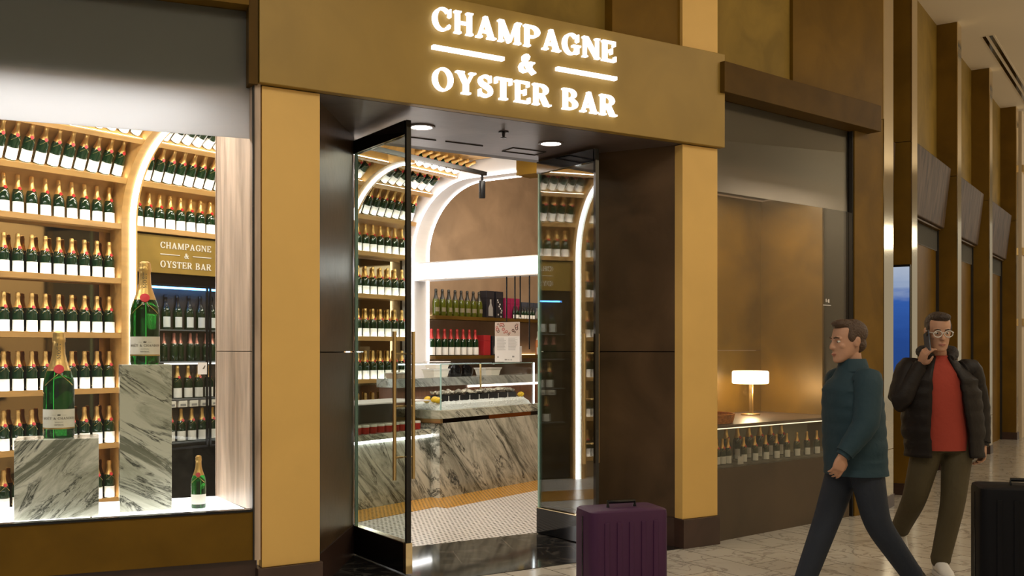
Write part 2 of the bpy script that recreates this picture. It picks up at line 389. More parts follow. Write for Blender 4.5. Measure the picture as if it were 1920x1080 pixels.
# ================================================================== FLOORS, CEILINGS
struct(MB().box(-9, 20, -4, 30, -.10, 0).build('floor', M_floor), 'pale marble tiled concourse floor', 'floor')
entry = [(-.01,-.04),(.387,.0),(3.256,.0),(3.64,-.04),(3.64,.06),(3.30,.06),(2.68,1.10),(1.07,1.10),(.34,.06),(-.01,.06)]
struct(MB().prism([(.30,.0),(3.34,.0),(2.68,1.12),(1.07,1.12)], 0, .004).build('floor', M_entry, M=FP), 'dark polished stone floor inside the entrance recess', 'floor')
_v = [FD.inverted() @ Vector((*p, 0)) for p in (Pw(1.0,1.12), Pw(2.75,1.12))]
struct(MB().prism([(-4,.2),(-4,-2.0),(-1.9,-2.1),(-.75,-2.05),(_v[0].x,_v[0].y),(_v[1].x,_v[1].y),(2.95,-3.2),(4.2,-3.9),(8,-4.2),(8,.2)], 0, .004).build('floor', M_mosaic, M=FD), 'white mosaic floor with small dark dots inside the bar', 'floor')
struct(MB().prism([(-.5,-1.0),(-.5,-1.66),(2.36,-1.66),(2.36,-1.78),(6.5,-1.78),(6.5,-1.0)], .004, .007).build('floor', M_amber, M=FD), 'amber mosaic border along the marble counters', 'floor')
struct(MB().box(-9, 20, -4, 30, 5.53, 5.65).build('ceiling', M_ceil), 'cream ceiling of the concourse', 'ceiling')
struct(MB().prism([(-6.5,4.6),(-1.6,6.15),Pw(.2,.35),Pw(3.5,.35),Rw(2.0,.3),(5.6,13.3),(5.6,19),(-8,14)], 4.35, 4.45).build('ceiling', M_dark), 'dark ceiling above the bar', 'ceiling')
struct(MB().box(-9, 20, 29.5, 29.6, 0, 5.53).build('wall_back', principled('end_cream', (.60,.50,.36), .6)), 'cream wall closing the far end of the concourse', 'wall')
struct(MB().box(7.4, 7.5, -4.4, .2, 0, 4.35).build('wall_back', M_wallbr, M=FD), 'brown plaster end wall of the bar', 'wall')
struct(MB().prism_y([(4.0,0),(8,0),(8,4.35),(2.0,4.35),(2.0,3.62),(4.0,3.62)], .0, .12).build('wall_left', M_wallbr, M=FD), 'brushed brown plaster wall behind the bottle shelves', 'wall')
struct(MB().box(-5, 4.0, .06, .18, 0, 4.35).build('wall_left', M_dark, M=FD), 'wall behind the champagne racks', 'wall')
struct(MB().box(-5, -4.9, -4, .2, 0, 4.35).build('wall_left', M_dark, M=FD), 'side wall of the bar', 'wall')

# ================================================================== PORTAL
struct(MB().box(0, 3.64, -.05, .015, 3.05, 3.766).box(0, 3.64, .0151, .30, 3.70, 3.766).build('trim_1', M_sign, M=FP, bevel=.004), 'dull gold fascia board carrying the lit sign', 'fascia')
struct(MB().box(.03, .387, .0, .09, .22, 3.045).build('trim_2', M_pale, M=FP, bevel=.003), 'pale gold pilaster left of the glass doors', 'pilaster')
struct(MB().box(3.256, 3.61, .0, .09, .22, 3.045).build('trim_3', M_pale, M=FP, bevel=.003), 'pale gold pilaster right of the glass doors', 'pilaster')
struct(MB().box(3.256, 3.61, .0, .09, 3.766, 5.53).build('trim_4', M_pale, M=FP), 'pale gold strip rising above the fascia', 'pilaster')
struct(MB().box(.0, .387, .02, .30, 3.766, 5.53).build('trim_4', M_pale, M=FP), 'pale gold strip above the left end of the fascia', 'pilaster')
struct(MB().box(.0, .40, -.02, .10, 0, .219).build('baseboard_left', M_plinth, M=FP, bevel=.003), 'dark base block under the left pilaster', 'baseboard')
struct(MB().box(3.25, 3.62, -.02, .10, 0, .219).build('baseboard_right', M_plinth, M=FP, bevel=.003), 'dark base block under the right pilaster', 'baseboard')
# pier cores behind the pilasters and the splayed reveals
def panel(name, a, b, th, z0, z1, mat, F, label, cat='wall panel'):
    """upright panel between plan points a and b, thickness th to the left of a->b"""
    dx, dy = b[0]-a[0], b[1]-a[1]; l = sqrt(dx*dx+dy*dy); nx, ny = -dy/l*th, dx/l*th
    return struct(MB().prism([a, b, (b[0]+nx,b[1]+ny), (a[0]+nx,a[1]+ny)], z0, z1).build(name, mat, M=F), label, cat)
a, b = (.387,.09), (1.07,1.10)
panel('wall_left', a, b, .05, 1.485, 3.05, M_reveal, FP, 'upper dark bronze panel of the left door reveal')
panel('wall_left', a, b, .05, .225, 1.478, M_reveal, FP, 'lower dark bronze panel of the left door reveal')
panel('baseboard_left', (.391,.085), (1.075,1.097), .055, 0, .222, M_plinth, FP, 'dark base strip of the left door reveal', 'baseboard')
a, b = (2.68,1.10), (3.256,.09)
panel('wall_right', a, b, .05, 1.485, 3.05, M_reveal, FP, 'upper dark bronze panel of the right door reveal')
panel('wall_right', a, b, .05, .225, 1.478, M_reveal, FP, 'lower dark bronze panel of the right door reveal')
panel('baseboard_right', (2.675,1.097), (3.252,.085), .055, 0, .222, M_plinth, FP, 'dark base strip of the right door reveal', 'baseboard')
struct(MB().prism([(.05,.09),(.34,.12),(1.0,1.12),(.92,1.14),(.25,.20),(.05,.16)], 0, 3.05).build('wall_left', M_gap, M=FP), 'core of the pier left of the doors', 'wall')
struct(MB().prism([(3.60,.09),(3.60,.20),(2.83,1.14),(2.74,1.12),(3.31,.12)], 0, 3.05).build('wall_right', M_gap, M=FP), 'core of the pier right of the doors', 'wall')
struct(MB().prism([(.02,.02),(3.62,.02),(2.80,1.14),(.95,1.14)], 3.05, 3.14).build('ceiling', M_soffit, M=FP), 'dark plaster soffit over the entrance', 'soffit')
struct(MB().box(.80, 2.95, 1.14, 1.24, 3.05, 4.35).build('wall_front', M_dark, M=FP), 'wall above the glass doors', 'wall')
# fine joints and service hatch in the soffit
hb = MB()
for x0, x1, y0, y1 in ((1.30,1.62,.86,.868),(1.70,2.02,.86,.868),(2.25,2.55,.80,.806),(2.25,2.55,.96,.966),(2.25,2.256,.80,.966),(2.55,2.556,.80,.966)):
    hb.box(x0, x1, y0, y1, 3.044, 3.05)
struct(hb.build('trim_5', M_gap, M=FP), 'thin slots in the entrance soffit', 'trim')
# walls above
struct(MB().box(.387, 2.618, .12, .2, 3.766, 5.53).build('wall_front', M_goldpl, M=FP), 'gold plaster panel above the fascia', 'wall panel')
struct(MB().box(2.618, 3.256, .03, .2, 3.766, 5.53).build('wall_front', M_brownp, M=FP), 'brown panel above the fascia', 'wall panel')

# ------------------------------------------------------------------ illuminated sign
sign = thing('illuminated_sign', 'glowing white letters on the gold fascia over the doors', 'sign', FP)
def sign_line(txt, x0, w, z0, h):
    tp, _ = text_polys(txt, h, w)
    for c, polys in tp:
        if not polys: continue
        m = MB()
        for q in polys: m.prism_y([(x0+px, z0+pz) for px, pz in q], -.085, -.0505)
        m.build('letter', M_letter, sign)
sign_line('CHAMPAGNE', 1.114, 1.461, 3.540, .142)
sign_line('OYSTER BAR', 1.114, 1.461, 3.155, .143)
sign_line('&', 1.760, None, 3.362, .122)
MB().box(1.114, 1.640, -.085, -.0505, 3.412, 3.436).build('rule', M_letter, sign)
MB().box(2.066, 2.575, -.085, -.0505, 3.412, 3.436).build('rule', M_letter, sign)

# ------------------------------------------------------------------ downlights and sprinkler in the soffit
def downlight(F, x, y, z, label, r=.075, power=22):
    t = thing('recessed_downlight', label, 'ceiling light', at(F, x, y, z))
    MB().lathe([(r*1.28,-.001),(r*1.28,-.008),(r*1.02,-.010),(r*1.0,.0)], 32).build('trim_ring', M_soffit, t, smooth=True)
    MB().lathe([(.0001,-.006),(r,-.006),(r,-.001)], 32).build('lens', M_disc, t)
    ld = bpy.data.lights.new('downlight_lamp', 'SPOT'); ld.energy = power; ld.spot_size = radians(110); ld.spot_blend = .8; ld.color = (1,.86,.68); ld.shadow_soft_size = .06
    lo = bpy.data.objects.new('lamp', ld); COL.objects.link(lo); lo.parent = t; lo.location = (0,0,-.03)
downlight(FP, 1.325, .513, 3.05, 'round downlight in the entrance soffit, nearer the left door')
downlight(FP, 2.404, .506, 3.05, 'round downlight in the entrance soffit, nearer the right door')
t = thing('fire_sprinkler', 'small dark sprinkler head hanging from the entrance soffit between the downlights', 'sprinkler', at(FP, 1.90, .36, 3.05))
MB().lathe([(.036,.002),(.036,-.006),(.012,-.010),(.010,-.03),(.0001,-.03)], 20).build('body', M_black, t, smooth=True)
MB().lathe([(.0001,-.040),(.022,-.041),(.022,-.044),(.0001,-.046)], 16).build('deflector', M_black, t)
MB().box(-.003,.003,-.012,.012,-.042,-.028).build('yoke', M_black, t)

# ------------------------------------------------------------------ glass doors, both open towards the concourse
def door(name, hx, hy, ang, w, label, hs):
    F = FP @ Matrix.Translation((hx, hy, 0)) @ Matrix.Rotation(radians(ang), 4, 'Z')   # local x from the hinge to the free edge
    t = struct(thing(name, label, 'door', F))
    MB().box(.02, w-.022, -.006, .006, .215, 2.925).build('door_glass', M_glassd, t)
    MB().box(w-.024, w, -.017, .017, .215, 3.02).build('stile', M_bgloss, t)
    MB().box(.0, .02, -.010, .010, .215, 2.93).build('stile', M_gledge, t)
    MB().box(0, w-.022, -.022, .022, 2.925, 3.02).build('rail', M_bgloss, t)
    br = MB().box(0, w-.035, -.022, .022, .012, .215).build('rail', M_bgloss, t)
    MB().box(w-.035, w+.004, -.024, .024, .012, .215).build('end_cap', M_brass, t)
    MB().box(.0, w-.03, -.026, .026, .213, .219).build('rail_bead', M_brass, t)
    for s in (-1, 1):
        h = MB().tube([(w-.07, s*.070, .63), (w-.07, s*.070, 1.62)], .013, 14).build('handle', M_handle, t, smooth=True)
        m = MB()
        for z in (.78, 1.12, 1.47): m.tube([(w-.07, s*.006, z), (w-.07, s*.062, z)], .008, 10)
        m.build('standoff', M_handle, h, smooth=True)
door('door_1', 1.075, 1.085, -88.0, .83, 'left glass door standing open with tall brass pull bars', 1)
door('door_2', 2.672, 1.085, -84.5, .71, 'right glass door standing open with tall brass pull bars', -1)

# ================================================================== LEFT SHOW WINDOW
struct(MB().box(-4.5, -.02, .0, .05, .27, .553).build('wall_front', M_brownp, M=FL, bevel=.003), 'brown panel under the left show window', 'wall panel')
struct(MB().box(-4.5, -.0, .03, .08, 0, .27).build('baseboard_front', M_plinth, M=FL), 'dark base under the left show window', 'baseboard')
struct(MB().box(-4.5, -.03, -.008, .05, .553, .567).build('trim_6', M_black, M=FL), 'thin dark sill of the left show window', 'sill')
pl = thing('lit_platform', 'glowing white display platform in the left show window', 'platform', FL)
MB().prism([(-4.5,.07),(-.90,.07),(-.90,.70),(-4.5,.70)], .53, .558).build('panel', M_plat, pl)
MB().prism([(-.89,.07),(-.05,.07),(-.152,.70),(-.89,.70)], .53, .558).build('panel', M_plat, pl)
panel('wall_right', (-.024,.03), (-.150,.70), -.05, .555, 1.485, M_wood, FL, 'lower pale wood panel of the show window side')
panel('wall_right', (-.024,.03), (-.150,.70), -.05, 1.490, 3.30, M_wood, FL, 'upper pale wood panel of the show window side')
struct(MB().box(-.024, -.015, -.01, .06, .27, 3.32).build('trim_7', M_gap, M=FL), 'dark joint beside the show window', 'trim')
struct(MB().box(-.0145, .020, -.004, .06, .27, 3.05).build('trim_8', M_wood, M=FL), 'narrow wooden strip beside the left pilaster', 'trim')
struct(MB().box(-.052, .0, -.04, .14, 3.04, 5.53).build('trim_9', M_trim, M=FL), 'brown edge strip beside the fascia', 'trim')
struct(MB().box(-4.5, -.052, -.05, .14, 3.49, 3.76).build('trim_10', M_brownp, M=FL), 'brown beam over the left show window', 'beam')
struct(MB().box(-4.5, -.052, .02, .14, 3.76, 5.53).build('wall_front', M_goldpl, M=FL), 'gold plaster wall above the left show window', 'wall panel')
struct(MB().box(-4.5, -.10, .085, .72, 3.03, 3.06).build('ceiling', M_white, M=FL), 'ceiling of the left show window', 'ceiling')
struct(MB().box(-4.5, -.026, .074, .078, 2.742, 3.49).build('window_1', M_film, M=FL), 'frosted film across the top of the left show window', 'window film')
struct(MB().box(-4.5, -.03, .060, .068, .568, 3.49).build('window_1', M_glassw, M=FL), 'clear glass of the left show window', 'window')
struct(MB().box(-4.5, -.16, .705, .74, 3.03, 4.35).build('wall_back', M_dark, M=FL), 'added light-blocking bulkhead over the left show window', 'wall')  # unseen, added to keep shop light off the upper film
# inner walls that close the pier between window and door
a = Lw(-.155,.70); b = Pw(.99,1.14)
struct(MB().prism([a, b, (b[0]-.09,b[1]+.05), (a[0]-.03,a[1]+.09)], 0, 4.35).build('wall_front', M_wood), 'inner wall between show window and doors', 'wall')

# ================================================================== RIGHT SHOW WINDOW
struct(MB().box(1.887, 2.372, .0, .30, 0, 3.63).build('wall_right', M_brownp, M=FR), 'brown pier right of the second show window', 'wall panel')
struct(MB().box(.949, 2.372, .0, .30, 3.634, 5.53).build('wall_right', M_brownp, M=FR), 'brown panel above the second show window', 'wall panel')
struct(MB().box(-.15, .945, .03, .30, 3.60, 5.53).build('wall_right', M_goldpl, M=FR), 'gold panel above the second show window', 'wall panel')
struct(MB().box(-.12, 2.11, -.13, .10, 3.466, 3.70).build('trim_11', M_trim, M=FR, bevel=.003), 'brown beam over the second show window', 'beam')
struct(MB().box(1.868, 1.886, .012, .30, 0, 3.46).build('trim_12', M_gap, M=FR), 'dark joint beside the brown pier', 'trim')
struct(MB().box(-.15, 1.868, .062, .066, 2.742, 3.466).build('window_2', M_film, M=FR), 'frosted film across the top of the second show window', 'window film')
struct(MB().box(-.15, 1.868, .045, .055, .56, 3.466).build('window_2', M_glassr, M=FR), 'tinted glass of the second show window', 'window')
struct(MB().box(-.15, 1.868, .09, .98, 2.955, 2.99).build('ceiling', M_dark, M=FR), 'ceiling of the second show window', 'ceiling')
for x0, x1 in ((.13,.988),(.994,1.95)):
    for z0, z1 in ((.905,1.486),(1.492,2.93)):
        struct(MB().box(x0, x1, .98, 1.04, z0, z1).build('wall_right', M_bronze, M=FR), 'bronze plaster panel at the back of the second show window', 'wall panel')
struct(MB().box(.112, .132, .97, 1.05, 0, 2.93).build('trim_13', M_handle, M=FR), 'slim metal edge of the bronze partition', 'trim')
struct(MB().box(1.84, 1.95, .3, 1.04, 0, 2.93).build('wall_right', M_bronze, M=FR), 'side wall of the second show window', 'wall panel')
struct(MB().box(-.15, 1.95, .98, 1.04, 2.96, 4.35).build('wall_back', M_dark, M=FR), 'added light-blocking bulkhead over the second show window', 'wall')  # hidden wall added so interior light misses the back of the film
cb = thing('display_cabinet', 'low bronze cabinet with a lit bottle niche behind the second show window', 'cabinet', FR)
MB().box(-.10, 1.83, .02, .95, 0, .565).build('body', principled('cabinet_bronze', (.060,.038,.020), .4, var=.2, vscale=2), cb)
MB().box(-.10, 1.83, .07, .965, .875, .90).build('worktop', M_soffit, cb, bevel=.003)
MB().box(-.12, 1.84, .46, .50, .565, .875).build('niche_back', principled('niche_back', (.42,.40,.30), .5), cb)
MB().box(-.10, 1.82, .115, .13, .862, .874).build('light_strip', emission('niche_led', (1,.86,.58), 2.2), cb)
MB().box(-.12, 1.84, .018, .026, .565, .66).build('glass_lip', M_glassc, cb)

# ================================================================== CONCOURSE BEYOND: fins with brass faces, bays between
fin = [(0.0,.36),(1.151,.25),(3.66,.24),(6.11,.24),(8.87,.24)]
for i, (x, w) in enumerate(fin):
    zj = 3.63
    for z0, z1 in ((0,zj),(zj+.006,5.53)):
        struct(MB().box(x+.003, x+w, .006, .42, z0, z1).build('wall_right', M_brownp, M=FF), 'brown fin of the concourse wall', 'wall fin')
    for z0, z1 in ((0,.55),(.556,5.53)):
        struct(MB().box(x, x+w, -.004, .006, z0, z1).build('trim_14', M_brass, M=FF), 'polished brass face of a concourse fin', 'trim')
    struct(MB().box(x-.004, x+w+.004, -.012, .25, 0, .12).build('baseboard_right', M_plinth, M=FF), 'dark base of a concourse fin', 'baseboard')
bays = [(.36,1.151),(1.40,3.66),(3.90,6.11),(6.35,8.87),(9.11,13.0)]
for i, (x0, x1) in enumerate(bays):
    struct(MB().box(x0, x1, .24, .34, 3.3, 5.53).build('wall_right', M_goldpl if i else M_brownp, M=FF), 'upper wall of a concourse bay', 'wall panel')
    struct(MB().box(x0, x1, .24, .34, 0, 3.3).build('wall_right', M_brownp, M=FF), 'lower wall of a concourse bay', 'wall panel')
    if i:
        struct(MB().box(x0, x1-.05, .225, .24, 2.72, 3.1).build('window_3', M_film, M=FF), 'frosted film strip in a far bay', 'window film')
        struct(MB().box(x1-.05, x1-.012, .21, .24, 0, 3.3).build('trim_15', M_gap, M=FF), 'dark joint of a far bay', 'trim')
where = {0:'dark canopy in the narrow bay above the blue screen', 1:'tilted walnut canopy nearest the man, above his head', 2:'tilted walnut canopy in the second bay beyond the man', 3:'tilted walnut canopy in the farthest bay'}
for i in (0,1,2,3):
    x0, x1 = bays[i]; t = thing('wall_canopy', where[i], 'canopy', FF)
    yt, yb = (.06,.14) if i else (.14,.17)
    z0, z1 = (2.98,3.72) if i else (2.95,3.62)
    MB().prism_x([(.24,z0),(yb,z0+.01),(yt,z1),(.24,z1+.02)], x0+.01, x1-.06).build('front', M_canopy, t, bevel=.012, seg=3)
    MB().box(x0+.05, x1-.1, .17, .235, z0-.02, z0-.001).build('underside', M_trim, t)
# linear air slot in the ceiling
t = thing('ceiling_slot_diffuser', 'long black double slot in the cream ceiling', 'air vent', FF)
_p = FF.inverted() @ Vector((6.1, 13.04, 0)); _q = FF.inverted() @ Vector((8.13, 16.1, 0))
for dy in (-.05, .03):
    MB().box(_p.x, _q.x+2.5, _p.y+dy-.028, _p.y+dy+.012, 5.522, 5.529).build('slot', M_bgloss, t)
MB().box(_p.x-.02, _q.x+2.52, _p.y-.10, _p.y+.06, 5.526, 5.5295).build('frame', M_ceil, t)
struct(MB().box(9.3, 13.5, -.03, .24, 0, 5.53).build('wall_right', principled('far_cream', (.62,.50,.34), .5), M=FF), 'cream wall at the far end of the concourse', 'wall')
for z in (1.9, 3.1, 4.5):
    struct(MB().box(9.3, 13.5, -.07, -.03, z, z+.12).build('trim_16', M_handle, M=FF), 'brass band on the far cream wall', 'trim')
# digital screen in the narrow bay
t = thing('advertising_screen', 'tall narrow screen glowing blue on the side of a fin behind the man', 'screen', FF)
MB().box(1.112, 1.149, .004, .238, .95, 2.37).build('frame', M_black, t, bevel=.006)
m_, nt_, out_ = nodes('screen_image'); N_ = nt_.nodes
tc_ = N_.new('ShaderNodeTexCoord'); sp_ = N_.new('ShaderNodeSeparateXYZ'); nt_.links.new(tc_.outputs['Object'], sp_.inputs[0])
no_ = N_.new('ShaderNodeTexNoise'); no_.inputs['Scale'].default_value = 3; mp_ = N_.new('ShaderNodeMapping'); mp_.inputs['Scale'].default_value = (.6,1,5)
nt_.links.new(tc_.outputs['Object'], mp_.inputs[0]); nt_.links.new(mp_.outputs[0], no_.inputs[0])
ad_ = N_.new('ShaderNodeMath'); ad_.operation = 'MULTIPLY_ADD'; ad_.inputs[1].default_value = .25; nt_.links.new(no_.outputs[0], ad_.inputs[0]); nt_.links.new(sp_.outputs['Z'], ad_.inputs[2])
cr_ = N_.new('ShaderNodeValToRGB'); e_ = cr_.color_ramp.elements
mr_ = N_.new('ShaderNodeMapRange'); mr_.inputs[1].default_value = 1.0; mr_.inputs[2].default_value = 2.55; nt_.links.new(ad_.outputs[0], mr_.inputs[0]); nt_.links.new(mr_.outputs[0], cr_.inputs[0])
e_[0].position = 0; e_[0].color = (.02,.05,.14,1); e_[1].position = 1; e_[1].color = (.50,.56,.66,1)
for p_, c_ in ((.45,(.02,.065,.26,1)),(.72,(.035,.11,.40,1)),(.82,(.30,.38,.55,1))):
    a_ = e_.new(p_); a_.color = c_
em_ = N_.new('ShaderNodeEmission'); em_.inputs[1].default_value = .9; nt_.links.new(cr_.outputs[0], em_.inputs[0]); nt_.links.new(em_.outputs[0], out_.inputs[0])
MB().box(1.106, 1.1125, .012, .228, .97, 2.345).build('display', m_, t)
# ================================================================== BOTTLES
PROF = [(.0001,.004),(.030,.002),(.041,.0),(.0435,.006),(.0435,.150),(.042,.168),(.0375,.187),(.031,.204),(.0245,.222),(.0195,.240),(.0165,.258),(.0155,.280),(.0155,.286)]
def prof_r(z, prof=PROF):
    for (r0,z0),(r1,z1) in zip(prof[2:], prof[3:]):
        if z0 <= z <= z1: return r0+(r1-r0)*(z-z0)/max(z1-z0,1e-6)
    return prof[-1][0]
FOIL = [(.0332,.199),(.0278,.214),(.0225,.230),(.0182,.250),(.0172,.268),(.0168,.283),(.0185,.286),(.0185,.296),(.0172,.299),(.0174,.306),(.0160,.313),(.0105,.317),(.0001,.318)]
def wrap(polys, zc, scale, off=.0006, a0=-pi/2, prof=None, vertical=False):
    m = MB()
    for q in polys:
        pts = []
        for px, py in q:
            if vertical: px, py = -py*scale, px*scale
            else: px, py = px*scale, py*scale
            z = zc+py; r = prof_r(z, prof or PROF)+off
            a = a0+px/r; pts.append((r*cos(a), r*sin(a), z))
        m.poly(pts)
    return m
def centred(txt, h):
    tp, w = text_polys(txt, h); return [[(px-w/2, py-h/2) for px, py in q] for c, g in tp for q in g]
def champagne(name, label, cat, M, foil=None, body=None, lab=None, seal=None, n=18, labspec=(.008,.100,84), group=None, band=True):
    t = thing(name, label, cat, M, group)
    MB().lathe(PROF, n).build('glass_body', body or M_bottle, t, smooth=True)
    f = MB().lathe(FOIL, n).build('foil', foil or M_foil, t, smooth=True)
    if band:   # crossed neck ribbon and its round seal
        m = MB(); m.add(MB().lathe([(.0001,0),(.0145,0),(.0145,.003),(.0001,.004)], 12), Matrix.Translation((0,-prof_r(.205)-.0012,.203)) @ Matrix.Rotation(radians(65),4,'X'))
        m.build('neck_seal', seal or M_red, t, smooth=True)
        v = MB()
        for s in (-1,1):
            pts = []
            for k in range(7):
                z = .190-.034*k/6; a = -pi/2+s*(.05+.95*k/6); r = prof_r(z)+.0008
                pts.append((r*cos(a), r*sin(a), z))
            v.tube(pts, .0011, 5)
        v.build('ribbon', M_goldln, t)
    if lab is not False:
        z0, z1, w = labspec
        MB().lathe([(prof_r(z0)+.0006,z0),(prof_r(z1)+.0006,z1)], 14, radians(-90-w), radians(-90+w)).build('paper_label', lab or M_label, t, smooth=True)
    return t

# ------------------------------------------------------------------ the rack on the left wall: upright rows and a vault above
R0 = 1.0; ZS = 2.555; ROWS = [.245+.462*k for k in range(6)]
def rowM(k, x, dy=-.075):
    """local matrix of a row: k 0..5 upright, 6..8 on the vault"""
    if k <= 5: return Matrix.Translation((x, dy, ROWS[k]))
    a = (ROWS[5]+.462*(k-5)-ZS)/R0
    return Matrix.Translation((x, -R0*(1-cos(a))-cos(a)*(-dy), ZS+R0*sin(a)-sin(a)*(-dy))) @ Matrix.Rotation(a, 4, 'X')
def arcpts(r, n=24, a1=90):
    return [(-R0+r*cos(radians(a1)*i/n), ZS+r*sin(radians(a1)*i/n)) for i in range(n+1)]
def rack(label, x0, x1, rows, zlow, tail=.35):
    t = thing('champagne_rack', label, 'wine rack', FD)
    if zlow < 2.4:
        MB().box(x0, x1, -.004, .055, zlow, ZS-.06).build('mirror_back', M_mirror, t)
    o = arcpts(R0+.05); i = arcpts(R0)
    MB().prism_x([(.05,ZS-.06)]+o+[(-R0-tail,ZS+R0+.05),(-R0-tail,ZS+R0)]+i[::-1]+[(0,ZS-.06)], x0, x1).build('vault_back', M_oakback, t)
    for k in rows:
        M = rowM(k, 0, 0)
        MB().add(MB().box(x0, x1, -.150, .0, -.036, -.002), M).build('shelf', M_oak, t)
        MB().add(MB().box(x0, x1, -.166, -.150, -.036, .010), M).build('shelf_lip', M_oak, t)
        MB().add(MB().box(x0+.01, x1-.01, -.1495, -.142, -.0015, .004), M).build('light_strip', M_ledsh, t)
    return t
def upright(x0, x1, z0, par=None, depth=.17, mat=None, name='upright'):
    o = arcpts(R0); i = arcpts(R0-depth)
    MB().prism_x([(-depth,z0),(0,z0)]+[(0,ZS)]+o[1:]+[(-R0-.05,ZS+R0)]+[(-R0-.05,ZS+R0-depth)]+i[::-1], x0, x1).build(name, mat or M_oak, par)
def led_arc(x0, x1, z0, par, off=.172, th=.012):
    o = arcpts(R0-off); i = arcpts(R0-off-th)
    MB().prism_x([(-off-th,z0),(-off,z0)]+o+[(-R0-.05,ZS+R0-off),(-R0-.05,ZS+R0-off-th)]+i[::-1], x0, x1).build('light_tube', M_led, par)
rack('oak champagne rack with mirrored back behind the left show window', -2.4, -.005, range(0,9), .0)
rack('champagne rack on the vault above the glass-fronted fridge', .150, 2.57, range(5,9), 2.5)
rack('oak champagne rack seen through the open doors, beside the white arch', 2.73, 3.66, range(0,9), .0)
t = thing('lit_rib', 'glowing curved light rib in the left show window', 'light', FD)
upright(-.005, .070, 0, t); led_arc(.072, .120, 0, t); upright(.122, .150, 0, t, .165)
t = thing('lit_rib', 'glowing curved light rib seen through the left door', 'light', FD)
upright(2.57, 2.63, 0, t); led_arc(2.632, 2.68, 0, t); upright(2.682, 2.73, 0, t, .165)

proto = champagne('champagne_bottle', 'gold-foiled champagne bottle', 'bottle', FD)
used = [False]
def put(M, label, group, src=None):
    if src is None: src = proto
    if src is proto and not used[0]:
        used[0] = True; proto.matrix_world = M; proto['label'] = label; proto['group'] = group; return proto
    return copy_tree(src, M, label, group)
ordn = ['lowest','second lowest','third','fourth','fifth','top upright','first tilted','second tilted','highest tilted']
def fill(x0, x1, rows, place):
    n = int((x1-x0)/.106)
    for k in rows:
        for i in range(n+1):
            x = x0+(x1-x0)*i/n
            put(FD @ rowM(k, x) @ Matrix.Rotation(random.uniform(-.06,.06),4,'Z'), 'gold-foiled champagne bottle in the %s row %s' % (ordn[k], place), '%s row of champagne bottles %s' % (ordn[k], place))
of_left = 'of the rack behind the left show window'
fill(-1.30, -.060, range(0,8), of_left)
fill(.215, 1.295, (5,6,7), 'above the fridge in the left show window')
fill(2.05, 2.52, (6,7), 'left of the rib seen through the door')
fill(2.785, 3.61, range(0,9), 'of the rack seen through the doors')

# ------------------------------------------------------------------ white arch at the end of the rack, light box beam
t = thing('white_arch', 'white plaster arch edged with light at the end of the champagne rack', 'arch', FD)
o = arcpts(R0+.04); i = arcpts(R0-.17)
MB().prism_x([(-.17,0),(.0,0),(.0,ZS)]+o+[(-R0-.62,ZS+R0+.04),(-R0-.62,ZS+R0-.17)]+i[::-1], 3.70, 3.95).build('arch_body', M_white, t)
for x0 in (3.685, 3.95):
    o = arcpts(R0-.165); i = arcpts(R0-.182)
    MB().prism_x([(-.182,0),(-.165,0)]+o+[(-R0-.62,ZS+R0-.165),(-R0-.62,ZS+R0-.182)]+i[::-1], x0, x0+.016).build('light_tube', M_led, t)
struct(MB().box(3.70, 3.95, -2.2, -R0-.62, 3.34, 3.62).build('trim_17', M_brownp, M=FD), 'brown end of the vault beside the arch', 'trim')
struct(MB().box(-4, 4.0, -R0-.62, -R0-.40, 3.56, 3.9).build('trim_18', M_dark, M=FD), 'dark fascia above the vault', 'trim')
t = thing('light_box_beam', 'long glowing white beam spanning the bar below the arch', 'light', FD)
MB().box(3.73, 3.90, -3.0, -.175, 2.295, 2.475).build('diffuser', M_beam, t)
MB().box(3.72, 3.91, -3.0, -.172, 2.282, 2.294).build('frame', M_white, t)
MB().box(3.72, 3.91, -3.0, -.172, 2.476, 2.488).build('frame', M_white, t)
for i_, (y, zb) in enumerate(((-1.42,1.80),(-1.53,1.82),(-1.60,1.84),(-1.72,1.50))):
    o = MB().tube([(3.80,y,zb),(3.80,y,2.281)], .008, 8).build('hanging_rod', M_black, M=FD)
    tag(o, 'slim dark rod hanging below the glowing beam, %s' % ['farthest left','second from left','second from right','farthest right and longest'][i_], 'rod', 'rods below the glowing beam')
# track with spotlight under the vault
t = thing('track_spotlight', 'black cylinder spotlight on a track under the vault', 'spotlight', FD)
MB().box(1.55, 3.35, -1.50, -1.46, 3.30, 3.34).build('track', M_black, t)
MB().box(3.28, 3.30, -1.49, -1.47, 3.24, 3.30).build('stem', M_black, t)
MB().lathe([(.0001,3.06),(.030,3.06),(.034,3.07),(.034,3.24),(.0001,3.245)], 18, cx=3.29, cy=-1.48).build('housing', M_black, t, smooth=True)

